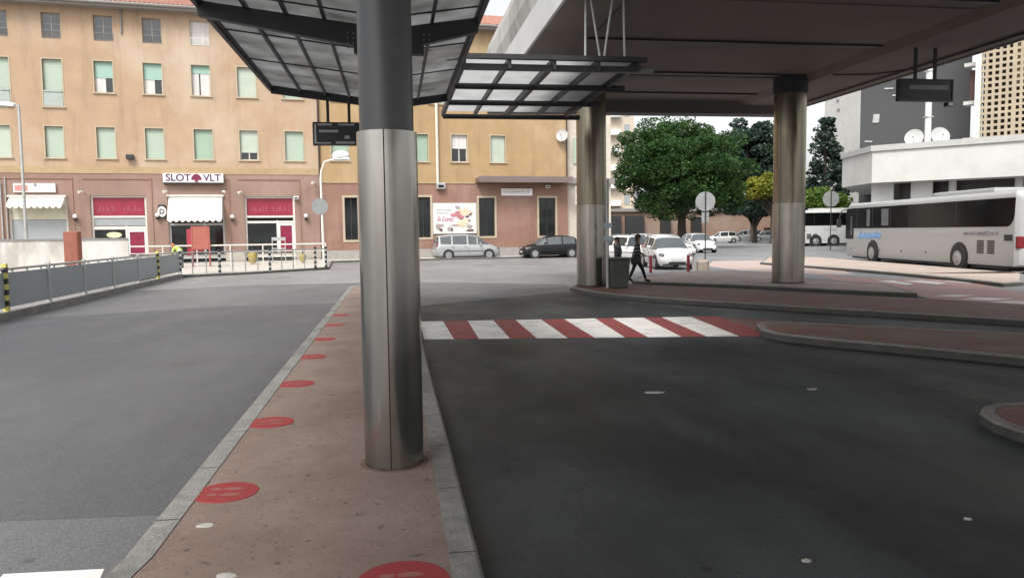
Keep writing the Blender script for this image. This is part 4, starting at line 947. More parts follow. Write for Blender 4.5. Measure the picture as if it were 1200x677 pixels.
# grey railing
R1, R2 = W(211, 325), W(384, 316); dR = (R2 - R1).normalized(); LR = (R2 - R1).length; rR = atan2(dR.y, dR.x)
t = Thing('pedestrian_railing', 'low grey railing of thin uprights in front of the shops', 'railing', (0, 0, 0), rR, world=(R1.x, R1.y, .114))
q = MB(); q.tube([(0, .12, .92), (LR, .12, .92)], .028, 8); q.tube([(0, .12, .5), (LR, .12, .5)], .015, 6); t.part('top_rail', q, M_grst, smooth=True)
n = 13
for k in range(n):
    x = LR * k / (n - 1); q = MB()
    if k % 4 == 3 or k == n - 1:
        for j in range(9): q.box(x - .045, x + .045, .08, .17, j * .115, (j + 1) * .115, j % 2)
        t.part('striped_post', q, [M_dkst, M_galv])
    else: q.tube([(x, .12, 0), (x, .12, .92)], .024, 8); t.part('upright', q, M_grst, smooth=True)
S1, S2 = D(150, 300, 40), D(382, 300, 43); S1.z = S2.z = 0; dS = (S2 - S1).normalized(); LS = (S2 - S1).length
t = Thing('white_handrail', 'white painted handrail on posts behind the grey railing', 'railing', (0, 0, 0), atan2(dS.y, dS.x), world=(S1.x, S1.y, .114))
q = MB(); q.tube([(0, 0, 1.12), (LS, 0, 1.12)], .04, 8); q.tube([(0, 0, .75), (LS, 0, .75)], .022, 8); t.part('rail', q, M_offw, smooth=True)
for k in range(7): x = LS * k / 6; t.part('post', MB().tube([(x, 0, 0), (x, 0, 1.12)], .035, 8), M_offw, smooth=True)
# stained concrete wall
Wl = D(-40, 300, 35.0); Wr = D(151, 300, 37.5); Wl.z = Wr.z = 0; dW = (Wr - Wl).normalized(); LW = (Wr - Wl).length
t = Thing('concrete_wall', 'low whitewashed and stained concrete wall behind the panel fence', 'wall', (0, 0, 0), atan2(dW.y, dW.x), world=(Wl.x, Wl.y, 0))
t.part('wall_face', MB().box(-12, LW, 0, .3, 0, 1.62), mat('stained_whitewash', (.56, .545, .51), .85, var=.12, scale=2, stain=.8, stscale=.9, stcol=(.34, .32, .29), aniso_z=.4, streak=.35))
t.part('coping', MB().box(-12, LW, -.04, .34, 1.621, 1.70), mat('grey_coping', (.2, .2, .2), .8))
# rusty cabinet
p = D(86.5, 309, 33); t = Thing('utility_cabinet', 'tall rust red metal cabinet in front of the stained wall', 'cabinet', (0, 0, 0), .1, world=(p.x, p.y, 0))
m_rust = mat('rust_red_paint', (.235, .075, .05), .6, var=.15, scale=2, streak=.2); t.part('body', MB().box(-.29, .29, -.2, .2, .1, 2.0), m_rust, bevel=.015); t.part('door', MB().box(-.25, .25, -.215, -.201, .2, 1.9), m_rust); t.part('plinth', MB().box(-.31, .31, -.22, .22, 0, .1), M_kerb)
# red notice board on legs
p = D(235.5, 290, 41); t = Thing('notice_board', 'orange red panel on legs in front of the white awning shop', 'board', (0, 0, 0), .15, world=(p.x, p.y, .114))
m_or = mat('orange_red_panel', (.32, .095, .07), .6, var=.12, scale=2, streak=.15); t.part('panel', MB().prism([(-.40, -.04), (.40, -.04), (.40, .06), (-.40, .06)], .92, 2.1), m_or, bevel=.02); t.part('frame', MB().box(-.47, -.405, -.05, .07, 0, 2.15).box(.405, .47, -.05, .07, 0, 2.15).box(-.404, .404, -.05, .07, 2.101, 2.15), m_or)
t.part('side_panel', MB().box(-.72, -.475, .05, .25, .6, 2.0), mat('dark_red_panel', (.30, .03, .05), .5))
# yellow litter baskets
for px, Y, lb in ((296, 44, 'yellow and black hydrant like bin left of the right red shopfront door'), (355, 45, 'smaller yellow bin behind the railing near the street lamp')):
    p = D(px, 305, Y); t = Thing('yellow_bin', lb, 'bin', (0, 0, 0), 0, 'yellow bins behind the railing', world=(p.x, p.y, .114)); s_ = 1 if px < 300 else .75
    t.part('body', MB().lathe([(0, .06), (.18 * s_, .06), (.27 * s_, .5 * s_), (.24 * s_, .62 * s_), (0, .68 * s_)], 0, 0, 18), mat('dull_yellow', (.33, .27, .09), .6), smooth=True)
    t.part('post', MB().tube([(0, 0, 0), (0, 0, 1.1 * s_)], .035, 8), M_dkst)
# bench
p = D(327, 300, 46.5); t = Thing('street_bench', 'pale framed chair like bench before the right red shopfront', 'bench', (0, 0, 0), FA, world=(p.x, p.y, .114))
t.part('seat', MB().box(-.4, .4, -.2, .2, .8, .86), M_galv); t.part('backrest', MB().box(-.4, .4, .16, .2, 1.3, 1.5).box(-.4, -.35, .16, .2, .86, 1.3).box(.35, .4, .16, .2, .86, 1.3), M_galv)
for x in (-.37, .37): t.part('leg', MB().box(x - .025, x + .025, -.2, .2, 0, .8), M_galv)

# ------------------------------------------------------------------ street lamps and signs
p = D(31, 280, 39); zt_ = D(28, 124, 39).z
t = Thing('street_lamp', 'tall grey street lamp with a flat head above the stained wall, far left', 'street lamp', (0, 0, 0), 0, world=(p.x, p.y, 0))
t.part('pole', MB().tube([(0, 0, 0), (0, 0, zt_)], [.09, .06], 12), M_galv, smooth=True)
q = MB(); q.tube([(0, 0, zt_ - .05), (-.35, 0, zt_ + .08)], .035, 8); t.part('arm', q, M_galv)
q = MB(); q.extr([(-1.05, .02), (-.2, -.04), (-.12, .06), (-.25, .16), (-.8, .20), (-1.05, .13)], (1, 0, 0), (0, 0, 1), (0, -.16, zt_), (0, .16, zt_)); hd = t.part('lamp_head', q, M_white)
t.part('lens', MB().box(-.95, -.35, -.1, .1, zt_ - .06, zt_ - .035), M_glass2, hd)
p = D(379.5, 300, 44.5); z1_ = D(377, 200, 44.5).z; z2_ = D(398, 185, 44.5).z
t = Thing('street_lamp', 'white street lamp with curved arm at the dark downpipe left of the steel pillar', 'street lamp', (0, 0, 0), 0, world=(p.x, p.y, .1))
t.part('pole', MB().tube([(0, 0, 0), (-.05, 0, z1_ - .6), (0, 0, z1_ - .1), (.2, 0, z1_ + .4), (.55, 0, z2_ - .22), (.85, 0, z2_ - .18)], [.085, .07, .06, .055, .05, .05], 12), M_offw, smooth=True)
hd = t.part('lamp_head', MB().sph((1.15, 0, z2_ + .02), (.52, .3, .3), 14, 8).box(.7, 1.7, -.22, .22, z2_ - .22, z2_ - .12), M_white, smooth=50); t.part('lens', MB().box(.8, 1.5, -.16, .16, z2_ - .25, z2_ - .221), M_glass2, hd)
z_ = D(375, 242, 44.4).z; t = Thing('road_sign', 'round grey back of a road sign on the curved white street lamp', 'road sign', (0, 0, 0), 0, world=(p.x - .12, p.y - .12, z_))
t.part('disc', MB().disc((0, 0, 0), .46, (.2, -1, 0), .02), M_grst); t.part('clamp', MB().box(-.1, .14, .02, .14, -.03, .03), M_black)
def discsign(px, py, pb, Y, r, lb, second=True, m=None):
    p = D(px, 290, Y); z = D(px, py, Y).z
    t = Thing('road_sign', lb, 'road sign', (0, 0, 0), 0, world=(p.x, p.y, 0))
    t.part('post', MB().tube([(0, 0, 0), (0, 0, z + r)], .035, 10), M_dkst, smooth=True)
    t.part('disc', MB().disc((0, .05, z), r, (.1, 1, 0), .02), m or M_grst)
    if second: t.part('plate', MB().box(-.2, .2, .04, .06, z - r - .62, z - r - .05), m or M_grst)
    t.part('base', MB().lathe([(0, .02), (.3, .015), (.32, 0)], 0, 0, 20), M_kerb)
discsign(826.5, 236, 304, 42, .53, 'round grey back of a road sign on a dark post before the big tree')
discsign(973, 233, 300, 60, .62, 'dark diamond like sign back on a post in front of the distant white bus', False)

# ------------------------------------------------------------------ bin, bollards and planter near column
p = W(726, 337.5, .12); t = Thing('litter_bin', 'large dark green grey wheeled bin beside the left steel column', 'bin', (0, 0, 0), .1, world=(p.x, p.y + .3, .114))
m_bin = mat('dark_green_bin', (.07, .08, .065), .6, var=.2)
q = MB(); vs = []; 
for s_, z in ((.24, 0), (.29, .80)):
    vs += [(-s_, -s_, z), (s_, -s_, z), (s_, s_, z), (-s_, s_, z)]
q.add(vs, [(0, 3, 2, 1), (4, 5, 6, 7), (0, 1, 5, 4), (1, 2, 6, 5), (2, 3, 7, 6), (3, 0, 4, 7)]); t.part('body', q, m_bin, bevel=.03)
t.part('lid', MB().box(-.32, .32, -.32, .34, .801, .87), m_bin, bevel=.02)
for x in (-.2, .2): t.part('wheel', MB().disc((x, .28, .08), .08, (1, 0, 0), .05, 16), M_tyre)
p = W(711.5, 337, .12); t = Thing('sign_post', 'thin grey post with small blue and white plates beside the left steel column', 'post', (0, 0, 0), 0, world=(p.x, p.y - .1, .114))
t.part('post', MB().tube([(0, 0, 0), (0, 0, 3.1)], .045, 12), M_galv, smooth=True)
for z in (1.35, 1.72): t.part('plate', MB().box(-.11, .13, -.06, -.046, z, z + .14), mat('pale_blue_plate', (.42, .5, .58), .5))
for px, lb in ((762.5, 'red post at the left front corner of the nearest white car'), (806.5, 'red post at the right front corner of the nearest white car')):
    p = W(px, 319.5); t = Thing('red_bollard', lb, 'bollard', (0, 0, 0), 0, 'red bollards before the nearest white car', world=(p.x, p.y, 0)); s_ = .72
    t.part('post', MB().tube([(0, 0, 0), (0, 0, s_)], .065, 12), mat('crimson_plastic', (.25, .015, .03), .5), smooth=True); t.part('cap', MB().sph((0, 0, s_), .066, 12, 6), M_white, smooth=True)
p = W(825, 317); t = Thing('stone_block', 'rounded beige concrete block on the kerb before the big tree', 'bollard', (0, 0, 0), 0, world=(p.x, p.y + .2, 0)); t.part('block', MB().lathe([(0, 0), (.27, 0), (.27, .38), (.2, .46), (0, .48)], 0, 0, 20), mat('beige_stone', (.42, .35, .29), .85, var=.25, scale=5), smooth=True)
t.part('side_plate', MB().box(-.45, -.29, -.1, .1, 0, .42), M_conc)

# ------------------------------------------------------------------ cars
def loft_car(st, L=None):
    """stations (x, zbot, belt, top, hw, hwt, flag)"""
    rings = []
    for (x, zb, bl, tp, hw, ht, fl) in st:
        rg = [(0, zb), (hw * .86, zb), (hw * .97, zb + .10), (hw, (zb + bl) / 2 + .02), (hw * .985, bl - .05), (hw * .95, bl), (ht + .03, tp - .07), (ht - .05, tp - .012), (ht * .5, tp + .012), (0, tp + .018)]
        rings.append([(x, y, z) for y, z in rg] + [(x, -y, z) for y, z in rg[-2:0:-1]])
    n = len(rings[0]); body, gl, pil = [], [], []
    for i in range(len(rings) - 1):
        fl = st[i][6]
        for k in range(n):
            k2 = (k + 1) % n; f = (rings[i][k], rings[i][k2], rings[i + 1][k2], rings[i + 1][k])
            j = k if k < 9 else n - 1 - k
            g = False
            if fl == 'g' and j == 5: g = True
            if fl == 'w' and j >= 5: g = True
            (gl if g else body).append(f)
    caps = [[rings[0][k] for k in range(n)][::-1], [rings[-1][k] for k in range(n)]]
    return body, gl, caps
def faces_mb(fl):
    q = MB(); ix = {}; fs = []
    for f in fl:
        ids = []
        for p in f:
            key = (round(p[0], 4), round(p[1], 4), round(p[2], 4))
            if key not in ix: ix[key] = len(q.v); q.v.append(key)
            ids.append(ix[key])
        ids2 = [a for i, a in enumerate(ids) if a != ids[i - 1]]
        if len(ids2) > 2: fs.append(tuple(ids2))
    q.f = fs; q.m = [0] * len(fs); q.fix = True; return q
HATCH = [(-1.98, .36, .60, .66, .66, .58, 'b'), (-1.95, .26, .80, .90, .78, .62, 'b'), (-1.90, .20, .90, 1.00, .80, .66, 'w'), (-1.66, .19, .94, 1.33, .82, .60, 'b'), (-1.56, .19, .94, 1.39, .83, .59, 'g'),
         (-1.2, .19, .93, 1.45, .84, .60, 'g'), (-.72, .19, .92, 1.48, .84, .60, 'b'), (-.62, .19, .92, 1.48, .84, .60, 'g'), (0, .19, .90, 1.47, .84, .60, 'g'), (.36, .19, .89, 1.42, .84, .59, 'b'), (.44, .19, .89, 1.40, .84, .585, 'w'),
         (.85, .19, .88, 1.14, .84, .66, 'w'), (1.15, .19, .87, .94, .83, .72, 'b'), (1.5, .19, .80, .86, .82, .66, 'b'), (1.78, .20, .68, .74, .78, .60, 'b'), (1.92, .22, .56, .62, .70, .52, 'b'), (1.99, .30, .46, .50, .60, .44, 'b')]
MPV = [(-2.16, .38, .70, .76, .70, .60, 'b'), (-2.13, .28, .98, 1.04, .80, .66, 'w'), (-1.98, .20, 1.02, 1.48, .84, .64, 'b'), (-1.88, .19, 1.02, 1.55, .85, .64, 'g'), (-1.3, .19, 1.0, 1.61, .86, .64, 'g'), (-1.16, .19, 1.0, 1.62, .86, .64, 'b'), (-1.06, .19, 1.0, 1.62, .86, .64, 'g'),
       (-.3, .19, .98, 1.63, .86, .64, 'g'), (-.12, .19, .98, 1.63, .86, .64, 'b'), (-.02, .19, .98, 1.62, .86, .64, 'g'), (.55, .19, .96, 1.56, .86, .63, 'b'), (.62, .19, .96, 1.54, .86, .62, 'w'), (1.0, .19, .95, 1.27, .86, .68, 'w'), (1.35, .19, .94, 1.0, .85, .74, 'b'),
       (1.75, .19, .84, .90, .83, .68, 'b'), (2.0, .20, .70, .76, .78, .60, 'b'), (2.12, .24, .58, .62, .70, .52, 'b'), (2.17, .32, .50, .54, .60, .44, 'b')]
m_cg = glass('car_glass', (.03, .036, .04), .04); m_cg2 = glass('car_glass_pale', (.075, .085, .09), .06)
m_hl = mat('headlight_glass', (.16, .165, .17), .1, .6, rvar=0.); m_tl = mat('tail_light', (.16, .006, .008), .3)
def car(st, name, label, m_body, pos, heading, wheels, glassm=None, wr=.31, group=None, plate=True, scale=1.):
    t = Thing(name, label, 'car', (0, 0, 0), heading, group, scale, world=(pos[0], pos[1], pos[2] if len(pos) > 2 else 0))
    body, gl, caps = loft_car(st); hw = max(s_[4] for s_ in st); xr, xf = st[0][0], st[-1][0]
    bd = t.part('body', faces_mb(body + caps), m_body, smooth=38)
    t.part('windows', faces_mb(gl), glassm or m_cg, smooth=38)
    for wx in wheels:
        for s_ in (-1, 1):
            t.part('wheel_arch', MB().disc((wx, s_ * (hw - .075), wr + .01), wr + .055, (0, 1, 0), .16, 28), M_black)
            w_ = t.part('wheel', MB().disc((wx, s_ * (hw - .08), wr), wr, (0, 1, 0), .20, 28), M_tyre, smooth=True)
            t.part('rim', MB().disc((wx, s_ * (hw + .022), wr), wr * .68, (0, 1, 0), .012, 24).disc((wx, s_ * (hw + .03), wr), wr * .16, (0, 1, 0), .012, 12), M_rim, w_)
    zh = [s_ for s_ in st if s_[0] > xf - .25][0]
    for s_ in (-1, 1):
        t.part('headlight', MB().sph((xf - .26, s_ * (hw - .20), .66), (.22, .13, .085), 14, 8), m_hl, smooth=True)
        t.part('tail_light', MB().sph((xr + .10, s_ * (hw - .13), .90), (.10, .085, .20), 12, 8), m_tl, smooth=True)
        mx = next(s2[0] for s2 in st if s2[0] > .3 and s2[6] == 'w') + .15
        t.part('wing_mirror', MB().sph((mx, s_ * (hw + .10), 1.0), (.07, .11, .075), 10, 6), m_body, smooth=True)
        t.part('side_trim', MB().box(xr + .75, xf - .8, s_ * (hw + .001) - .006, s_ * (hw + .001) + .006, .53, .565), M_dkst)
        for dx in (-1.02, -.02, .92):
            t.part('door_gap', MB().box(dx, dx + .014, s_ * (hw + .001) - .004, s_ * (hw + .001) + .004, .30, .80), M_dkst)
        q = MB()
        for dx in (-.12, -.95): q.box(dx - .2, dx, s_ * (hw - .01) - .012, s_ * (hw - .01) + .012, .82, .845)
        t.part('door_handle', q, M_dkst)
    q = MB(); q.box(xf - .075, xf + .008, -.38, .38, .27, .36); q.box(xf - .16, xf - .035, -.30, .30, .535, .575); t.part('grille', q, M_black)
    t.part('bumper_trim', MB().box(xf - .12, xf - .02, -.62, .62, .20, .255), M_dkst)
    if plate:
        t.part('number_plate', MB().box(xf - .012, xf + .014, -.25, .25, .40, .49), M_white); t.part('number_plate', MB().box(xr - .014, xr + .03, -.25, .25, .52, .62), M_white)
    return t
m_silv = mat('silver_paint', (.36, .37, .37), .35, .3, var=.02, coat=.4, rvar=0.); m_wc = mat('white_car_paint', (.58, .58, .57), .3, var=.02, coat=.4, rvar=0.); m_bc = mat('black_car_paint', (.006, .006, .007), .3, var=.05, spec=.3, coat=.2, rvar=0.); m_gc = mat('grey_car_paint', (.25, .26, .27), .3, .3, coat=.5)
c = D(546.5, 300, 51.3); car(MPV, 'parked_car', 'silver people carrier parked side on before the flower poster', m_silv, (c.x, c.y), FA, (-1.36, 1.36), m_cg2)
c = D(644, 300, 52.0); car(HATCH, 'parked_car', 'black hatchback parked facing left before the ochre building', m_bc, (c.x, c.y), FA + pi, (-1.3, 1.28), m_cg2)
c = D(781, 300, 35.8); car(HATCH, 'parked_car', 'white hatchback facing the camera between two red posts, nearest of the parked cars', m_wc, (c.x, c.y), radians(-88), (-1.3, 1.28), m_cg2)
car_sp = [(HATCH, m_wc, 740, 43.5, -55, 'white car partly behind the walking person and the left steel column', m_cg), (HATCH, m_wc, 782, 50, -60, 'white car roof showing just behind the nearest white hatchback', m_cg2),
          (HATCH, m_wc, 818, 60, -82, 'white hatchback facing the camera left of the grey road sign post', m_cg2), (HATCH, m_wc, 846, 100, 178, 'small far white car under the right side of the big tree', m_cg),
          (MPV, m_silv, 874, 112, 178, 'far silver car parked before the long brown building', m_cg), (HATCH, m_gc, 732, 58, -50, 'grey car roof far behind the walking person', m_cg), (HATCH, m_wc, 758, 66, -50, 'far white car glimpsed left of the big tree trunk', m_cg),
          (HATCH, m_gc, 897, 110, 182, 'far dark grey car partly behind the right steel column', m_cg)]
for st, m_, px, Y, hd, lb, gm in car_sp:
    c = D(px, 290, Y); car(st, 'parked_car', lb, m_, (c.x, c.y), radians(hd), (-1.3, 1.28), gm, group='cars parked beyond the overpass')

# ------------------------------------------------------------------ coaches
def coach(name, label, loc, rot, L, Hh, wheels, m_body, logo=True):
    # local x = forward from rear (0) to front (L); y: 0 = near side, extends to width 2.5 on +y ... near side faces -y after mirror
    t = Thing(name, label, 'bus', (0, 0, 0), rot, world=loc)
    Wd = 2.5; q = MB(); rings = []
    stn = [(0.0, .22, .55, .30), (.04, .10, .34, .12), (.18, .0, .28, .0), (L - .5, .0, .26, .0), (L - .12, .10, .28, .14), (L, .28, .40, .42)]
    for (x, ins, zb, dt) in stn:
        pr = []; y0, y1, z0, z1 = ins, Wd - ins, zb, Hh - dt; r = .22
        for (cx, cy, a0) in ((y0 + .05, z0 + .05, 180), (y1 - .05, z0 + .05, 270)):
            for k in range(3): a = radians(a0 + 45 * k); pr.append((cx + .05 * cos(a), cy + .05 * sin(a)))
        for (cx, cy, a0) in ((y1 - r, z1 - r, 0), (y0 + r, z1 - r, 90)):
            for k in range(5): a = radians(a0 + 22.5 * k); pr.append((cx + r * cos(a), cy + r * sin(a)))
        rings.append([(x, y, z) for y, z in pr])
    fs = []
    n = len(rings[0])
    for i in range(len(rings) - 1):
        for k in range(n): fs.append((rings[i][k], rings[i][(k + 1) % n], rings[i + 1][(k + 1) % n], rings[i + 1][k]))
    fs += [tuple(rings[0][::-1]), tuple(rings[-1])]
    t.part('body', faces_mb(fs), m_body, smooth=35)
    zl, zu = Hh * .57, Hh - .27
    for sy, yy in ((1, -.012), (-1, Wd - .0)):
        # window band, curved down at the rear
        pr = [(.62, zl)] + [(.62 - .42 * sin(radians(a)), zl + .5 - .5 * cos(radians(a))) for a in (20, 40, 60, 80)] + [(.16, zu), (L - .35, zu), (L - .22, zl + .7), (L - .22, zl - .55), (L - 1.15, zl - .55), (L - 1.15, zl)]
        qq = MB(); qq.extr(pr, (1, 0, 0), (0, 0, 1), (0, yy, 0), (0, yy + .012, 0)); g = t.part('window_band', qq, mat('coach_glass', (.005, .0055, .006), .1, var=.4, scale=.5, spec=.15, rvar=.02))
        if sy > 0:
            qq = MB()
            for (a, bq) in ((L - 1.6, L - 1.54), (L - 3.3, L - 3.25), (L - 5.1, L - 5.05), (L - 6.9, L - 6.85), (L - 8.7, L - 8.65), (L - 10.5, L - 10.45)): qq.box(a, bq, yy - .004, yy - .001, zl + .02, zu - .02)
            t.part('window_posts', qq, M_black, g)
            t.part('driver_pane', MB().box(L - 1.0, L - .82, yy - .005, yy - .001, zl - .35, zl + .6), m_cg2, g)
            t.part('curtain', MB().box(L - 3.0, L - 2.65, yy - .004, yy - .001, zl + .1, zu - .1), mat('grey_curtain', (.10, .105, .11), .7, var=.2), g)
            t.part('curtain', MB().box(L - 4.9, L - 4.2, yy - .004, yy - .001, zl + .12, zu - .12), mat('grey_curtain', (.1, .1, .1)), g)
    for wx in wheels:
        for sy, yy in ((1, .0), (-1, Wd)):
            t.part('wheel_arch', MB().disc((wx, yy + sy * .02, .52), .62, (0, 1, 0), .07, 32), M_black)
            w_ = t.part('wheel', MB().disc((wx, yy + sy * .10, .50), .50, (0, 1, 0), .32, 32), M_tyre, smooth=True)
            q = MB(); q.lathe([(.28, .0), (.30, .02), (.20, .03), (.14, .06), (0, .07)], 0, 0, 20); q.v = [(wx + x, yy - sy * (.062 + z), .50 + y) for x, y, z in q.v]; t.part('rim', q, M_rim, w_)
    t.part('roof_unit', MB().prism([(2.2, .5), (6.2, .5), (6.9, .7), (6.9, 1.8), (6.2, 2.0), (2.2, 2.0)], Hh - .02, Hh + .19), m_body, bevel=.06)
    t.part('underbody', MB().box(.6, L - .8, .12, Wd - .12, .18, .30), M_black)
    for yy in (.10, Wd - .38): t.part('tail_light', MB().box(-.012, .14, yy - .09, yy + .28, .95, 1.38), m_tl, bevel=.03)
    t.part('rear_window', MB().box(-.02, .05, .35, Wd - .35, Hh * .52, Hh - .55), M_glass); t.part('windscreen', MB().box(L - .03, L + .012, .32, Wd - .32, 1.1, Hh - .5), M_glass)
    for x0 in (1.3, 1.95):
        q = MB()
        for k in range(7): q.box(x0, x0 + .42, -.014, -.001, .72 + k * .075, .77 + k * .075)
        t.part('engine_vent', q, M_dkst)
    t.part('fuel_flap', MB().box(.28, .74, -.016, -.001, 1.22, 1.44), M_black)
    q = MB()
    for x in (3.6, 6.0, 8.1, 10.2, L - .9): q.box(x, x + .08, -.012, -.001, .62, .70)
    t.part('marker_lights', q, M_dkst)
    t.part('mirror_arm', MB().tube([(L - .1, .3, Hh - .25), (L + .35, .0, Hh - .35), (L + .35, -.12, Hh - .75)], .03, 8), M_black); t.part('mirror', MB().box(L + .28, L + .42, -.25, -.02, Hh - 1.25, Hh - .8), M_black, bevel=.03)
    return t, zl
m_bus = mat('coach_silver_white', (.37, .375, .372), .35, var=.04, coat=.3)
bL = 14.3
t, zl = coach('coach', 'long white silver coach seen from the rear side, parked at the right edge', (18.0, 27.35, 0), radians(90), bL, 3.04, (3.55, 10.95), m_bus)
# its near side must face -X: mirror local y
t.e.scale = (1, -1, 1)
# lettering on the near side (local y just below 0, reads right way round seen from -X)
q = MB(); rd = random.Random(2)
for k in range(10):
    x = 12.5 - k * .24; q.bar((x, -.018, zl - .52 + rd.uniform(-.03, .03)), (x - .20, -.018, zl - .22 + rd.uniform(-.1, .05)), .11, .01, up=(0, -1, 0))
q.bar((12.65, -.016, zl - .40), (10.2, -.016, zl - .36), .08, .008, up=(0, -1, 0)); t.part('blue_lettering', q, mat('sky_blue_print', (.17, .34, .62), .5))
q = MB(); scribble(q, 1.1, 3.3, zl - .30, .13, -.018, 0, 21); q.f = q.f; t.part('grey_lettering', q, mat('grey_print', (.2, .2, .22), .5))
p = D(930, 290, 76); t, zl2 = coach('coach', 'distant white coach side on, half hidden by the right steel column and the nearer coach', (p.x, p.y, 0), radians(2), 12.5, 3.55, (2.2, 4.0, 9.4), m_wc)
q = MB(); scribble(q, 3.0, 4.4, zl2 - .5, .25, -.018, 0, 11); t.part('lettering', q, mat('grey_print', (.2, .2, .22)))

# ------------------------------------------------------------------ right-hand buildings
# low white building with deep fascia
P0, P1, P2 = D(987, 200, 53.5), D(1022, 195, 48.5), D(1200, 190, 43.4)
P3 = P2 + (P2 - P1).normalized() * 26
def xy(p): return (p.x, p.y)
base = [xy(P0), xy(P1), xy(P2), xy(P3), (P3.x + 16, P3.y + 26), (P0.x + 14, P0.y + 24)]
t = Thing('white_pavilion', 'low white building with a deep plain white fascia behind the silver coach', 'building', (0, 0, 0), 0, world=(P1.x, P1.y, 0)); t.o = Vector((P1.x, P1.y, 0))
m_wf = mat('white_render', (.50, .50, .475), .8, var=.05, scale=1, stain=.2, stscale=.6)
t.part('fascia', MB().prism(base, 4.55, 6.5), m_wf)
t.part('roof_edge', MB().prism(inset(base, -.12), 6.501, 6.85), mat('grey_roof_edge', (.40, .40, .38), .8, var=.1))
inn = inset(base, 2.2); t.part('recessed_wall', MB().prism(inn, 0, 4.549), mat('dark_shopfront', (.035, .03, .028), .4, var=.3, scale=.4))
q = MB(); dd = (P2 - P1).normalized(); nn = Vector((-dd.y, dd.x, 0))
for k, s_ in enumerate((.6, 4.2, 7.6, 11.5, 15, 19, 23)):
    c = P1 + dd * s_ + nn * 1.6; q = MB(); q.tube([(c.x, c.y, 0), (c.x, c.y, 4.548)], .22, 14); t.part('column', q, mat('beige_column', (.30, .26, .21), .7) if k > 2 else m_wf, smooth=True)
for s_, w2 in ((-.3, 1.3), (2.0, 1.2)): 
    c = P1 + dd * s_ + nn * 1.2; q = MB(); q.bar((c.x, c.y, 2.28), (c.x + dd.x * w2, c.y + dd.y * w2, 2.28), .2, 4.53); t.part('white_panel', q, m_wf)
for s_ in (8.5, 12.6): 
    c = P1 + dd * s_ + nn * 2.0; q = MB(); q.bar((c.x, c.y, 2.28), (c.x + dd.x * 2.2, c.y + dd.y * 2.2, 2.28), .12, 4.5); t.part('brown_panel', q, mat('brown_panel', (.13, .085, .06), .5, var=.2))
# grey tower block
a_, b_ = D(1008, 150, 66), D(1137, 150, 60)
t = Thing('office_block', 'windowless dark grey flat wall above the white pavilion', 'building', (a_.x, a_.y, 0), 0)
t.part('wall', MB().prism([xy(a_), xy(b_), (b_.x + 8, b_.y + 14), (a_.x + 12, a_.y + 14)], 0, 22), mat('dark_grey_cladding', (.062, .066, .066), .8, var=.12, scale=.5, stain=.4, stscale=.3, stcol=(.07, .074, .074)))
dd = (b_ - a_).normalized(); nn = Vector((dd.y, -dd.x, 0)); q = MB()
for (px, py, wd, hh) in ((1027, 139, .5, .7), (1042, 104, .7, .12), (1018, 166, .6, .12), (1050, 112, .5, .12)):
    d_ = ray(px, py); den = d_.dot(nn); s_ = (a_ - E0).dot(nn) / den; c = E0 + d_ * s_ + nn * .04; q.bar(c - dd * wd / 2, c + dd * wd / 2, .06, hh)
t.part('vent_plates', q, mat('pale_grey', (.4, .4, .39), .7)); t.part('roof_parapet', MB().prism([xy(a_), xy(b_), (b_.x + 8, b_.y + 14), (a_.x + 12, a_.y + 14)], 22.001, 22.4), M_grst)
# white block left of it
a2, b2 = D(966, 150, 98), D(1012, 150, 90)
t = Thing('white_block', 'tall off white building side between the dark conifer and the dark grey wall', 'building', (a2.x, a2.y, 0), 0)
t.part('wall', MB().prism([xy(a2), xy(b2), (b2.x + 10, b2.y + 5), (a2.x + 12, a2.y + 10)], 0, 26), mat('off_white_render', (.55, .54, .51), .85, var=.06, stain=.2))
dd2 = (b2 - a2).normalized(); nn2 = Vector((dd2.y, -dd2.x, 0)); q = MB()
for (px, py) in ((982, 118), (983, 129)):
    d_ = ray(px, py); c = E0 + d_ * ((a2 - E0).dot(nn2) / d_.dot(nn2)) + nn2 * .03; q.bar(c - dd2 * .25, c + dd2 * .25, .05, .35)
t.part('small_windows', q, M_grst); t.part('roof_parapet', MB().prism([xy(a2), xy(b2), (b2.x + 10, b2.y + 5), (a2.x + 12, a2.y + 10)], 26.001, 26.3), M_grst)
# lattice screen building
a3, b3 = D(1147, 150, 55), D(1290, 150, 50); 
t = Thing('screened_building', 'building behind a cream concrete lattice screen at the top right', 'building', (a3.x, a3.y, 0), 0)
dd = (b3 - a3).normalized(); nn = Vector((dd.y, -dd.x, 0)); Lb = (b3 - a3).length
t.part('core', MB().prism([xy(a3 - nn * .8), xy(b3 - nn * .8), xy(b3 - nn * 12), xy(a3 - nn * 10)], 0, 21), mat('dark_void', (.045, .035, .028), .9, var=.3))
q = MB(); m_lat = mat('cream_lattice', (.36, .30, .215), .8, var=.12, scale=1.2)
st_ = .42; k = 0; x = 0
while x < Lb: c = a3 + dd * x; q.bar((c.x, c.y, 6.6), (c.x, c.y, 20.5), .17 if k % 5 else .26, .2, up=nn); x += st_; k += 1
z = 6.7
while z < 20.5: c0 = a3 + nn * .012; c1 = b3 + nn * .012; q.bar((c0.x, c0.y, z), (c1.x, c1.y, z), .18, .17); z += st_
t.part('lattice_screen', q, m_lat)
q = MB(); 
for (s0, s1) in ((1.9, 4.4), (5.4, 9)):
    c0 = a3 + dd * s0 - nn * .16; c1 = a3 + dd * s1 - nn * .16; zz = 11.3; q.bar((c0.x, c0.y, (zz + 20.4) / 2), (c1.x, c1.y, (zz + 20.4) / 2), .05, 20.4 - zz)
t.part('solid_infill', q, m_lat)
q = MB(); c = a3 - dd * .1; q.bar((c.x, c.y, 0), (c.x, c.y, 20.9), .35, .35, up=nn); t.part('edge_pier', q, M_white)
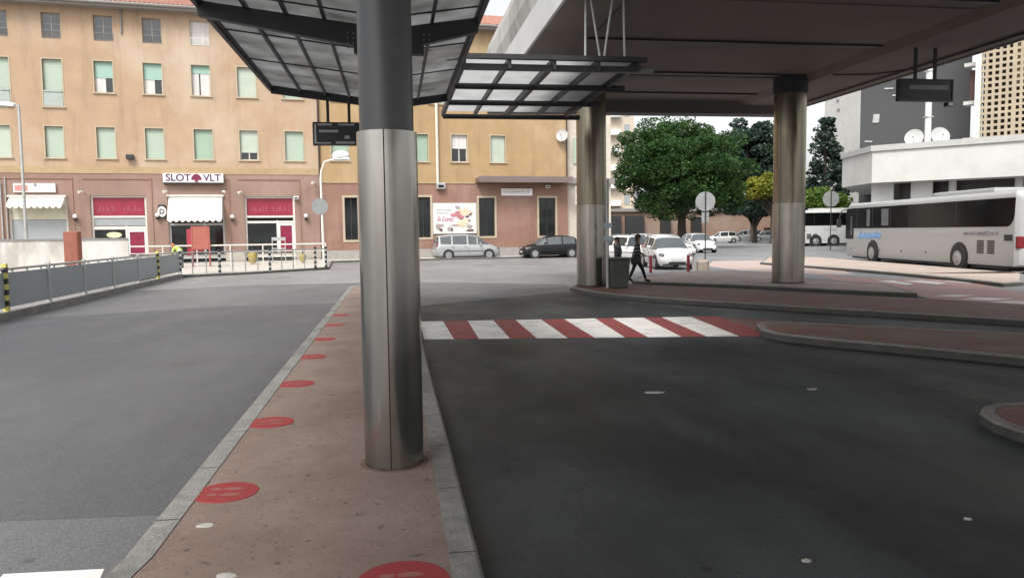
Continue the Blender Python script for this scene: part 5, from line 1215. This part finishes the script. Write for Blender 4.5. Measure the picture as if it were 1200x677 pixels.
for z in (8.0, 10.6, 13.3): q = MB(); c0 = a3 - dd * 1.2 - nn * 1; q.bar((c0.x, c0.y, z), ((c0 + dd * 1.1).x, (c0 + dd * 1.1).y, z), .9, .25); t.part('balcony_slab', q, m_wf)
q = MB(); c0 = a3 - dd * 1.0 - nn * 1.3; q.bar((c0.x, c0.y, 11.9), ((c0 + dd * .8).x, (c0 + dd * .8).y, 11.9), .1, 2.2); t.part('brown_shutter', q, mat('brown_shutter', (.10, .05, .04), .7))
# roof items
p = D(1087, 165, 52); zt_ = 17; t = Thing('flue_pipe', 'tall white flue pipe rising from the pavilion roof behind the departure board', 'pipe', (0, 0, 0), 0, world=(p.x, p.y, 6.85)); t.part('pipe', MB().tube([(0, 0, -.05), (0, 0, zt_ - 7)], .20, 14), M_white, smooth=True)
q = MB(); q.box(-.3, .3, -.3, .3, -.05, .06); [q.box(-.25, .25, -.24, .24, z, z + .06) for z in (2.2, 5.2)]; t.part('collars', q, M_galv)
c = D(1071.5, 162, 50); dish(c, .56, (-.75, -1, .3), 'smaller looking tilted satellite dish left of the flue pipe', 'dishes on the pavilion roof'); c = D(1101, 160, 50); dish(c, .58, (-.1, -1, .3), 'round satellite dish facing the road right of the flue pipe', 'dishes on the pavilion roof')

# far buildings
a4, b4 = D(700, 260, 128), D(1010, 260, 132)
t = Thing('brick_hall', 'long low brown brick building closing the square behind the big tree', 'building', (a4.x, a4.y, 0), 0)
t.part('wall', MB().prism([xy(a4), xy(b4), (b4.x, b4.y + 14), (a4.x, a4.y + 14)], 0, 4.9), mat('brown_brick', (.23, .15, .11), .85, var=.12, scale=1, stain=.5, stscale=.15, stcol=(.27, .23, .19)))
t.part('roof', MB().prism([(a4.x - .5, a4.y - .6), (b4.x + .5, b4.y - .6), (b4.x, b4.y + 14), (a4.x, a4.y + 14)], 4.901, 5.4), mat('grey_flat_roof', (.2, .19, .18), .8))
for (px0, px1, h) in ((703, 728, 4.2), (733, 755, 4.2), (775, 786, 4), (902, 930, 2.0), (812, 822, 3.8)):
    c0, c1 = D(px0, 270, 127.6), D(px1, 270, 127.6); t.part('dark_opening', MB().box(c0.x, c1.x, 127.4, 128.2 + (px1 - 700) * .014, 0.05, h), M_black)
p = D(745, 270, 135); q0, q1 = D(700, 150, 132), D(744, 150, 132)
t = Thing('apartment_tower', 'beige apartment block showing between the left steel column and the big tree', 'building', (q0.x, q0.y, 0), 0)
t.part('wall', MB().box(q0.x, q1.x, 133, 145, 0, 32), mat('beige_render', (.50, .43, .34), .85, var=.08, scale=.6))
for k in range(10):
    z = 3 + k * 3; t.part('balcony', MB().box(q0.x + 1, q1.x - 2.4, 131.8, 133, z, z + .9), M_white)
    t.part('window', MB().box(q1.x - 1.7, q1.x - .7, 132.95, 133.0, z + .2, z + 1.9), mat('grey_shutter', (.3, .32, .33)))
t.part('roof_slab', MB().box(q0.x - .3, q1.x + .3, 132.5, 145.3, 32.001, 32.4), m_gut)

# ------------------------------------------------------------------ trees
def leaf_cloud(q, cen, rad, n, size, rd, flat=.75):
    for _ in range(n):
        while True:
            v = Vector((rd.uniform(-1, 1), rd.uniform(-1, 1), rd.uniform(-1, 1)))
            if .02 < v.length < 1: break
        v = v.normalized() * (v.length ** .45); p = Vector((cen[0] + v.x * rad[0], cen[1] + v.y * rad[1], cen[2] + v.z * rad[2]))
        a = Vector((rd.gauss(0, 1), rd.gauss(0, 1), rd.gauss(0, .6))).normalized(); b_ = a.cross(Vector((rd.gauss(0, 1), rd.gauss(0, 1), rd.gauss(0, 1)))).normalized()
        s_ = size * rd.uniform(.5, 1.25); q.add([p - a * s_, p + b_ * s_ * .55, p + a * s_, p - b_ * s_ * .55], [(0, 1, 2, 3)])
def limbs(q, base, ends, r0, rd):
    for e in ends:
        b0 = Vector(base); e = Vector(e); m1 = b0.lerp(e, .35) + Vector((rd.uniform(-.3, .3), rd.uniform(-.3, .3), .5)); m2 = b0.lerp(e, .7) + Vector((rd.uniform(-.4, .4), rd.uniform(-.4, .4), .3))
        q.tube([b0, m1, m2, e], [r0, r0 * .65, r0 * .38, r0 * .12], 7)
def tree(name, label, pos, trunk_h, r0, cen_z, rad, nclump, nleaf, size, ml, mb_, seed, crad=1.6, bottom=-.9, group=None, skew=(0, 0)):
    rd = random.Random(seed); t = Thing(name, label, 'tree', (0, 0, 0), 0, group, world=(pos[0], pos[1], 0))
    cl = []; q = MB()
    for i in range(nclump):
        while True:
            v = Vector((rd.uniform(-1, 1), rd.uniform(-1, 1), rd.uniform(bottom, 1)))
            if .1 < v.length < 1: break
        v = v.normalized() * (.42 + .58 * rd.random() ** .6) * rd.choice((1, 1, 1, 1.07, 1.14))
        c = (v.x * (rad[0] - crad * .6) + skew[0], v.y * (rad[1] - crad * .6), cen_z + max(v.z, bottom) * (rad[2] - crad * .5))
        cl.append(c); s_ = crad * rd.uniform(.55, 1.15); leaf_cloud(q, c, (s_, s_, s_ * .62), nleaf, size, rd)
    t.part('crown', q, ml)
    q = MB(); q.tube([(0, 0, -.1), (.05, 0, .5), (rd.uniform(-.1, .1), 0, trunk_h * .6), (0, 0, trunk_h)], [r0 * 1.35, r0, r0 * .85, r0 * .75], 12)
    limbs(q, (0, 0, trunk_h * .9), rd.sample(cl, min(12, len(cl))), r0 * .55, rd); t.part('trunk', q, mb_, smooth=True); return t
m_bark = mat('dark_bark', (.055, .042, .032), .9, var=.3, scale=6, bump=.5, bscale=12)
l1 = leafmat('green_leaves', (.020, .058, .014), (.064, .132, .032), .3); l2 = leafmat('blue_green_needles', (.02, .042, .03), (.045, .075, .05), .15)
l3 = leafmat('yellow_green_leaves', (.13, .155, .018), (.27, .27, .04)); l4 = leafmat('bright_green_leaves', (.09, .17, .03), (.19, .27, .05))
p = W(797, 292); p = D(799, 290, 74); 
tree('broadleaf_tree', 'big dome shaped green tree in the middle between the two steel columns', (p.x, p.y), 3.3, .48, 7.3, (6.9, 6.0, 5.4), 210, 380, .145, l1, m_bark, 3, 1.5, -.78)
p = D(876, 290, 108); tree('dark_tree', 'tall dark blue green tree rising behind the big dome shaped tree', (p.x + .8, p.y), 6, .5, 12.0, (5.8, 4.5, 5.4), 95, 170, .34, l2, m_bark, 5, 1.7)
p = D(905, 290, 92); tree('yellow_tree', 'yellow green tree with a dark trunk left of the right steel column', (p.x + .1, p.y), 3.4, .40, 6.6, (3.1, 2.8, 2.5), 46, 150, .26, l3, m_bark, 8, 1.0, -.5, skew=(-.4, 0))
p = D(893, 290, 98); tree('dark_tree', 'low dark shrubby tree under the yellow green crown', (p.x - 1, p.y), 2, .3, 4.6, (4.0, 3, 1.8), 40, 120, .28, l2, m_bark, 9, 1.1)
p = D(906, 290, 118); tree('green_tree', 'green tree top peeking above the yellow green tree', (p.x, p.y), 5, .4, 8.8, (3.5, 3, 3.2), 36, 120, .34, l1, m_bark, 10, 1.4)
def conifer(pos, h, rb, label, seed):
    rd = random.Random(seed); t = Thing('conifer', label, 'tree', (0, 0, 0), 0, world=(pos[0], pos[1], 0)); q = MB(); lv = 17
    for i in range(lv):
        u = i / (lv - 1); z = 1.5 + (h - 1.6) * u; r = rb * (1 - u) ** .8 + .25
        for k in range(max(4, int(12 * (1 - u)) + 3)):
            a = rd.uniform(0, 2 * pi); rr = r * rd.uniform(.45, 1.0); leaf_cloud(q, (cos(a) * rr, sin(a) * rr, z - rr * .18 + rd.uniform(-.2, .2)), (.8, .8, .42), 60, .24, rd)
    t.part('crown', q, l2); t.part('trunk', MB().tube([(0, 0, -.1), (0, 0, h * .5), (0, 0, h)], [.4, .25, .05], 10), m_bark, smooth=True)
p = D(965, 290, 86); conifer((p.x, p.y), D(965, 141, 86).z, 3.7, 'tall dark conifer right of the right steel column', 12)
for px, Y, r_, zc_, lb, sd_ in ((956, 80.5, 1.7, 4.9, 'bright green bushy tree just right of the right steel column', 14), (981, 81, 1.3, 4.5, 'small bright green bush top above the distant coach', 15)):
    p = D(px, 290, Y); tree('green_bush', lb, (p.x, p.y), 2.6, .15, zc_, (r_, r_, r_ * .9), 26, 110, .2, l4, m_bark, sd_, .8)
rd = random.Random(31)

# ------------------------------------------------------------------ people
def skin(points, edges, radii, name, m, t, parent=None, sub=2, ry=None):
    me = bpy.data.meshes.new(name); me.from_pydata(points, edges, []); ob = bpy.data.objects.new(name, me); COL.objects.link(ob)
    md = ob.modifiers.new('skin', 'SKIN'); md.use_smooth_shade = True
    for i, v in enumerate(me.skin_vertices[0].data):
        v.radius = radii[i] if isinstance(radii[i], tuple) else (radii[i], radii[i]); v.use_root = (i == 0)
    sb = ob.modifiers.new('sub', 'SUBSURF'); sb.levels = sub; sb.render_levels = sub
    bpy.context.view_layer.update(); m2 = bpy.data.meshes.new_from_object(ob.evaluated_get(bpy.context.evaluated_depsgraph_get()))
    bpy.data.objects.remove(ob); m2.name = name; m2.materials.clear(); m2.materials.append(m)
    o = bpy.data.objects.new(name, m2); COL.objects.link(o); o.parent = parent or t.e; return o
m_skin = mat('skin_tone', (.42, .26, .19), .6, var=.05)
def person(label, pos, rot, J, top_m, trouser_m, hair_m, h=.9, bag=False, stripes=False):
    """J: joint dict in metres, x forward, y left, z up"""
    t = Thing('person', label, 'person', (0, 0, 0), rot, world=pos, scale=h)
    P = J; names = ['pel', 'waist', 'chest', 'neck', 'head', 'crown', 'lsh', 'lel', 'lwr', 'lha', 'rsh', 'rel', 'rwr', 'rha', 'lhip', 'lkn', 'lan', 'lto', 'rhip', 'rkn', 'ran', 'rto']
    rad = dict(pel=.13, waist=.115, chest=.135, neck=.05, head=.088, crown=.075, lsh=.055, lel=.038, lwr=.025, lha=.033, rsh=.055, rel=.038, rwr=.025, rha=.033, lhip=.08, lkn=.052, lan=.036, lto=.03, rhip=.08, rkn=.052, ran=.036, rto=.03)
    ed = [('pel', 'waist'), ('waist', 'chest'), ('chest', 'neck'), ('neck', 'head'), ('head', 'crown'), ('chest', 'lsh'), ('lsh', 'lel'), ('lel', 'lwr'), ('lwr', 'lha'), ('chest', 'rsh'), ('rsh', 'rel'), ('rel', 'rwr'), ('rwr', 'rha'),
          ('pel', 'lhip'), ('lhip', 'lkn'), ('lkn', 'lan'), ('lan', 'lto'), ('pel', 'rhip'), ('rhip', 'rkn'), ('rkn', 'ran'), ('ran', 'rto')]
    def sub(nm, grow, only=None, name='body', m=m_skin, parent=None):
        nn = [n for n in names if n in nm]; ix = {n: i for i, n in enumerate(nn)}; e = [(ix[a], ix[b]) for a, b in ed if a in ix and b in ix]
        return skin([P[n] for n in nn], e, [rad[n] * grow for n in nn], name, m, t, parent)
    body = sub(names, 1.0)
    hd = Vector(P['head']); f = Vector((1, 0, 0))
    q = MB(); q.sph(hd + Vector((.105, 0, -.0)), (.022, .014, .022), 8, 6); q.sph(hd + Vector((0, .092, 0)), (.02, .012, .03), 8, 6); q.sph(hd + Vector((0, -.092, 0)), (.02, .012, .03), 8, 6); t.part('face_details', q, m_skin, body, smooth=True)
    q = MB()
    for s_ in (-1, 1): q.sph(hd + Vector((.082, s_ * .033, .025)), (.012, .013, .009), 8, 6)
    t.part('eyes', q, M_black, body)
    for s_ in ('l', 'r'):    # fingers and thumb
        w0 = Vector(P[s_ + 'wr']); h0 = Vector(P[s_ + 'ha']); d = (h0 - w0).normalized(); sd = d.cross(Vector((0, 1, 0))).normalized(); q = MB()
        for k, ln in enumerate((.065, .075, .07, .055)):
            b0 = h0 + sd * (k - 1.5) * .018; q.tube([b0, b0 + d * ln * .6, b0 + d * ln * .85 + Vector((.01, 0, -.01))], [.009, .008, .006], 6)
        b0 = w0.lerp(h0, .5) + sd * .03; q.tube([b0, b0 + sd * .03 + d * .03, b0 + sd * .032 + d * .055], [.01, .009, .007], 6); t.part('fingers', q, m_skin, body, smooth=True)
    sub({'waist', 'chest', 'neck', 'lsh', 'lel', 'lwr', 'rsh', 'rel', 'rwr', 'pel'}, 1.32, name='jacket', m=top_m)
    sub({'waist', 'pel', 'lhip', 'lkn', 'lan', 'rhip', 'rkn', 'ran'}, 1.30, name='trousers', m=trouser_m)
    for s_ in ('l', 'r'):
        a = Vector(P[s_ + 'an']); b_ = Vector(P[s_ + 'to']); q = MB(); q.tube([a + (a - b_) * .25 + Vector((0, 0, -.02)), a + Vector((0, 0, -.02)), b_ + (b_ - a) * .15 + Vector((0, 0, -.0))], [.045, .05, .036], 10); t.part('shoe', q, M_black, smooth=True)
    q = MB(); q.sph(hd + Vector((-.025, 0, .045)), (.108, .105, .10), 14, 10); q.sph(hd + Vector((-.06, 0, -.03)), (.075, .09, .11), 12, 8); t.part('hair', q, hair_m, body, smooth=True)
    if bag:
        q = MB(); q.box(-.20, .14, -.34, -.22, .62, .90); t.part('shoulder_bag', q, M_black, bevel=.03); q = MB(); q.tube([(0, -.28, .9), (.02, -.22, 1.2), (.0, -.12, 1.42)], .012, 6); t.part('bag_strap', q, M_black)
    return t
walk = dict(pel=(0, 0, .90), waist=(.01, 0, 1.05), chest=(.03, 0, 1.26), neck=(.04, 0, 1.44), head=(.07, 0, 1.56), crown=(.06, 0, 1.63), lsh=(.03, .17, 1.36), lel=(-.06, .21, 1.10), lwr=(.06, .22, .88), lha=(.10, .22, .80),
            rsh=(.03, -.17, 1.36), rel=(.04, -.22, 1.10), rwr=(.20, -.20, .98), rha=(.26, -.19, .95), lhip=(0, .09, .84), lkn=(-.10, .09, .48), lan=(-.26, .09, .12), lto=(-.15, .09, .04), rhip=(0, -.09, .84), rkn=(.20, -.09, .47), ran=(.32, -.09, .09), rto=(.46, -.09, .04))
def stripes_mat():
    m = bpy.data.materials.new('striped_knit'); m.use_nodes = True; nt = m.node_tree; N = nt.nodes; b = N['Principled BSDF']; tc = N.new('ShaderNodeTexCoord'); sx = N.new('ShaderNodeSeparateXYZ'); nt.links.new(tc.outputs['Object'], sx.inputs[0])
    ml = N.new('ShaderNodeMath'); ml.operation = 'MULTIPLY'; ml.inputs[1].default_value = 52; nt.links.new(sx.outputs[2], ml.inputs[0]); sn = N.new('ShaderNodeMath'); sn.operation = 'SINE'; nt.links.new(ml.outputs[0], sn.inputs[0])
    cr = N.new('ShaderNodeValToRGB'); cr.color_ramp.interpolation = 'CONSTANT'; cr.color_ramp.elements[0].color = (.03, .03, .035, 1); cr.color_ramp.elements[1].position = .55; cr.color_ramp.elements[1].color = (.22, .21, .21, 1)
    nt.links.new(sn.outputs[0], cr.inputs[0]); nt.links.new(cr.outputs[0], b.inputs['Base Color']); b.inputs['Roughness'].default_value = .9; return m
m_hair = mat('dark_hair', (.02, .014, .01), .6)
p = D(746, 331, 24.6); person('person in a dark striped jacket and black trousers walking right with a shoulder bag', (p.x, p.y, .114), radians(-8), walk, stripes_mat(), mat('black_cloth', (.012, .012, .014), .9), m_hair, bag=True)
stand = dict(walk); stand.update(lkn=(.02, .09, .48), lan=(0, .09, .09), lto=(.13, .09, .04), rkn=(.02, -.09, .48), ran=(0, -.09, .09), rto=(.13, -.09, .04), lel=(-.03, .22, 1.1), lwr=(.02, .23, .86), lha=(.04, .23, .78), rel=(-.03, -.22, 1.1), rwr=(.02, -.23, .86), rha=(.04, -.23, .78))
p = D(724, 300, 28.0); person('person in dark clothes standing behind the litter bin', (p.x, p.y, 0), radians(200), stand, mat('charcoal_cloth', (.05, .05, .055), .9), mat('black_cloth', (.012, .012, .014)), m_hair)
bend = dict(stand); bend.update(waist=(.10, 0, 1.03), chest=(.30, 0, 1.12), neck=(.44, 0, 1.20), head=(.54, 0, 1.27), crown=(.60, 0, 1.31), lsh=(.34, .17, 1.15), lel=(.42, .2, .92), lwr=(.58, .18, .78), lha=(.65, .17, .74), rsh=(.34, -.17, 1.15), rel=(.42, -.2, .92), rwr=(.58, -.18, .78), rha=(.65, -.17, .74))
p = D(213, 305, 39.5); t = person('worker in a yellow green high visibility vest bending by the railing', (p.x, p.y, .114), radians(170), bend, mat('hi_vis', (.42, .55, .12), .7), mat('grey_cloth', (.12, .13, .14), .9), mat('ginger_hair', (.40, .16, .07), .6), bag=False)
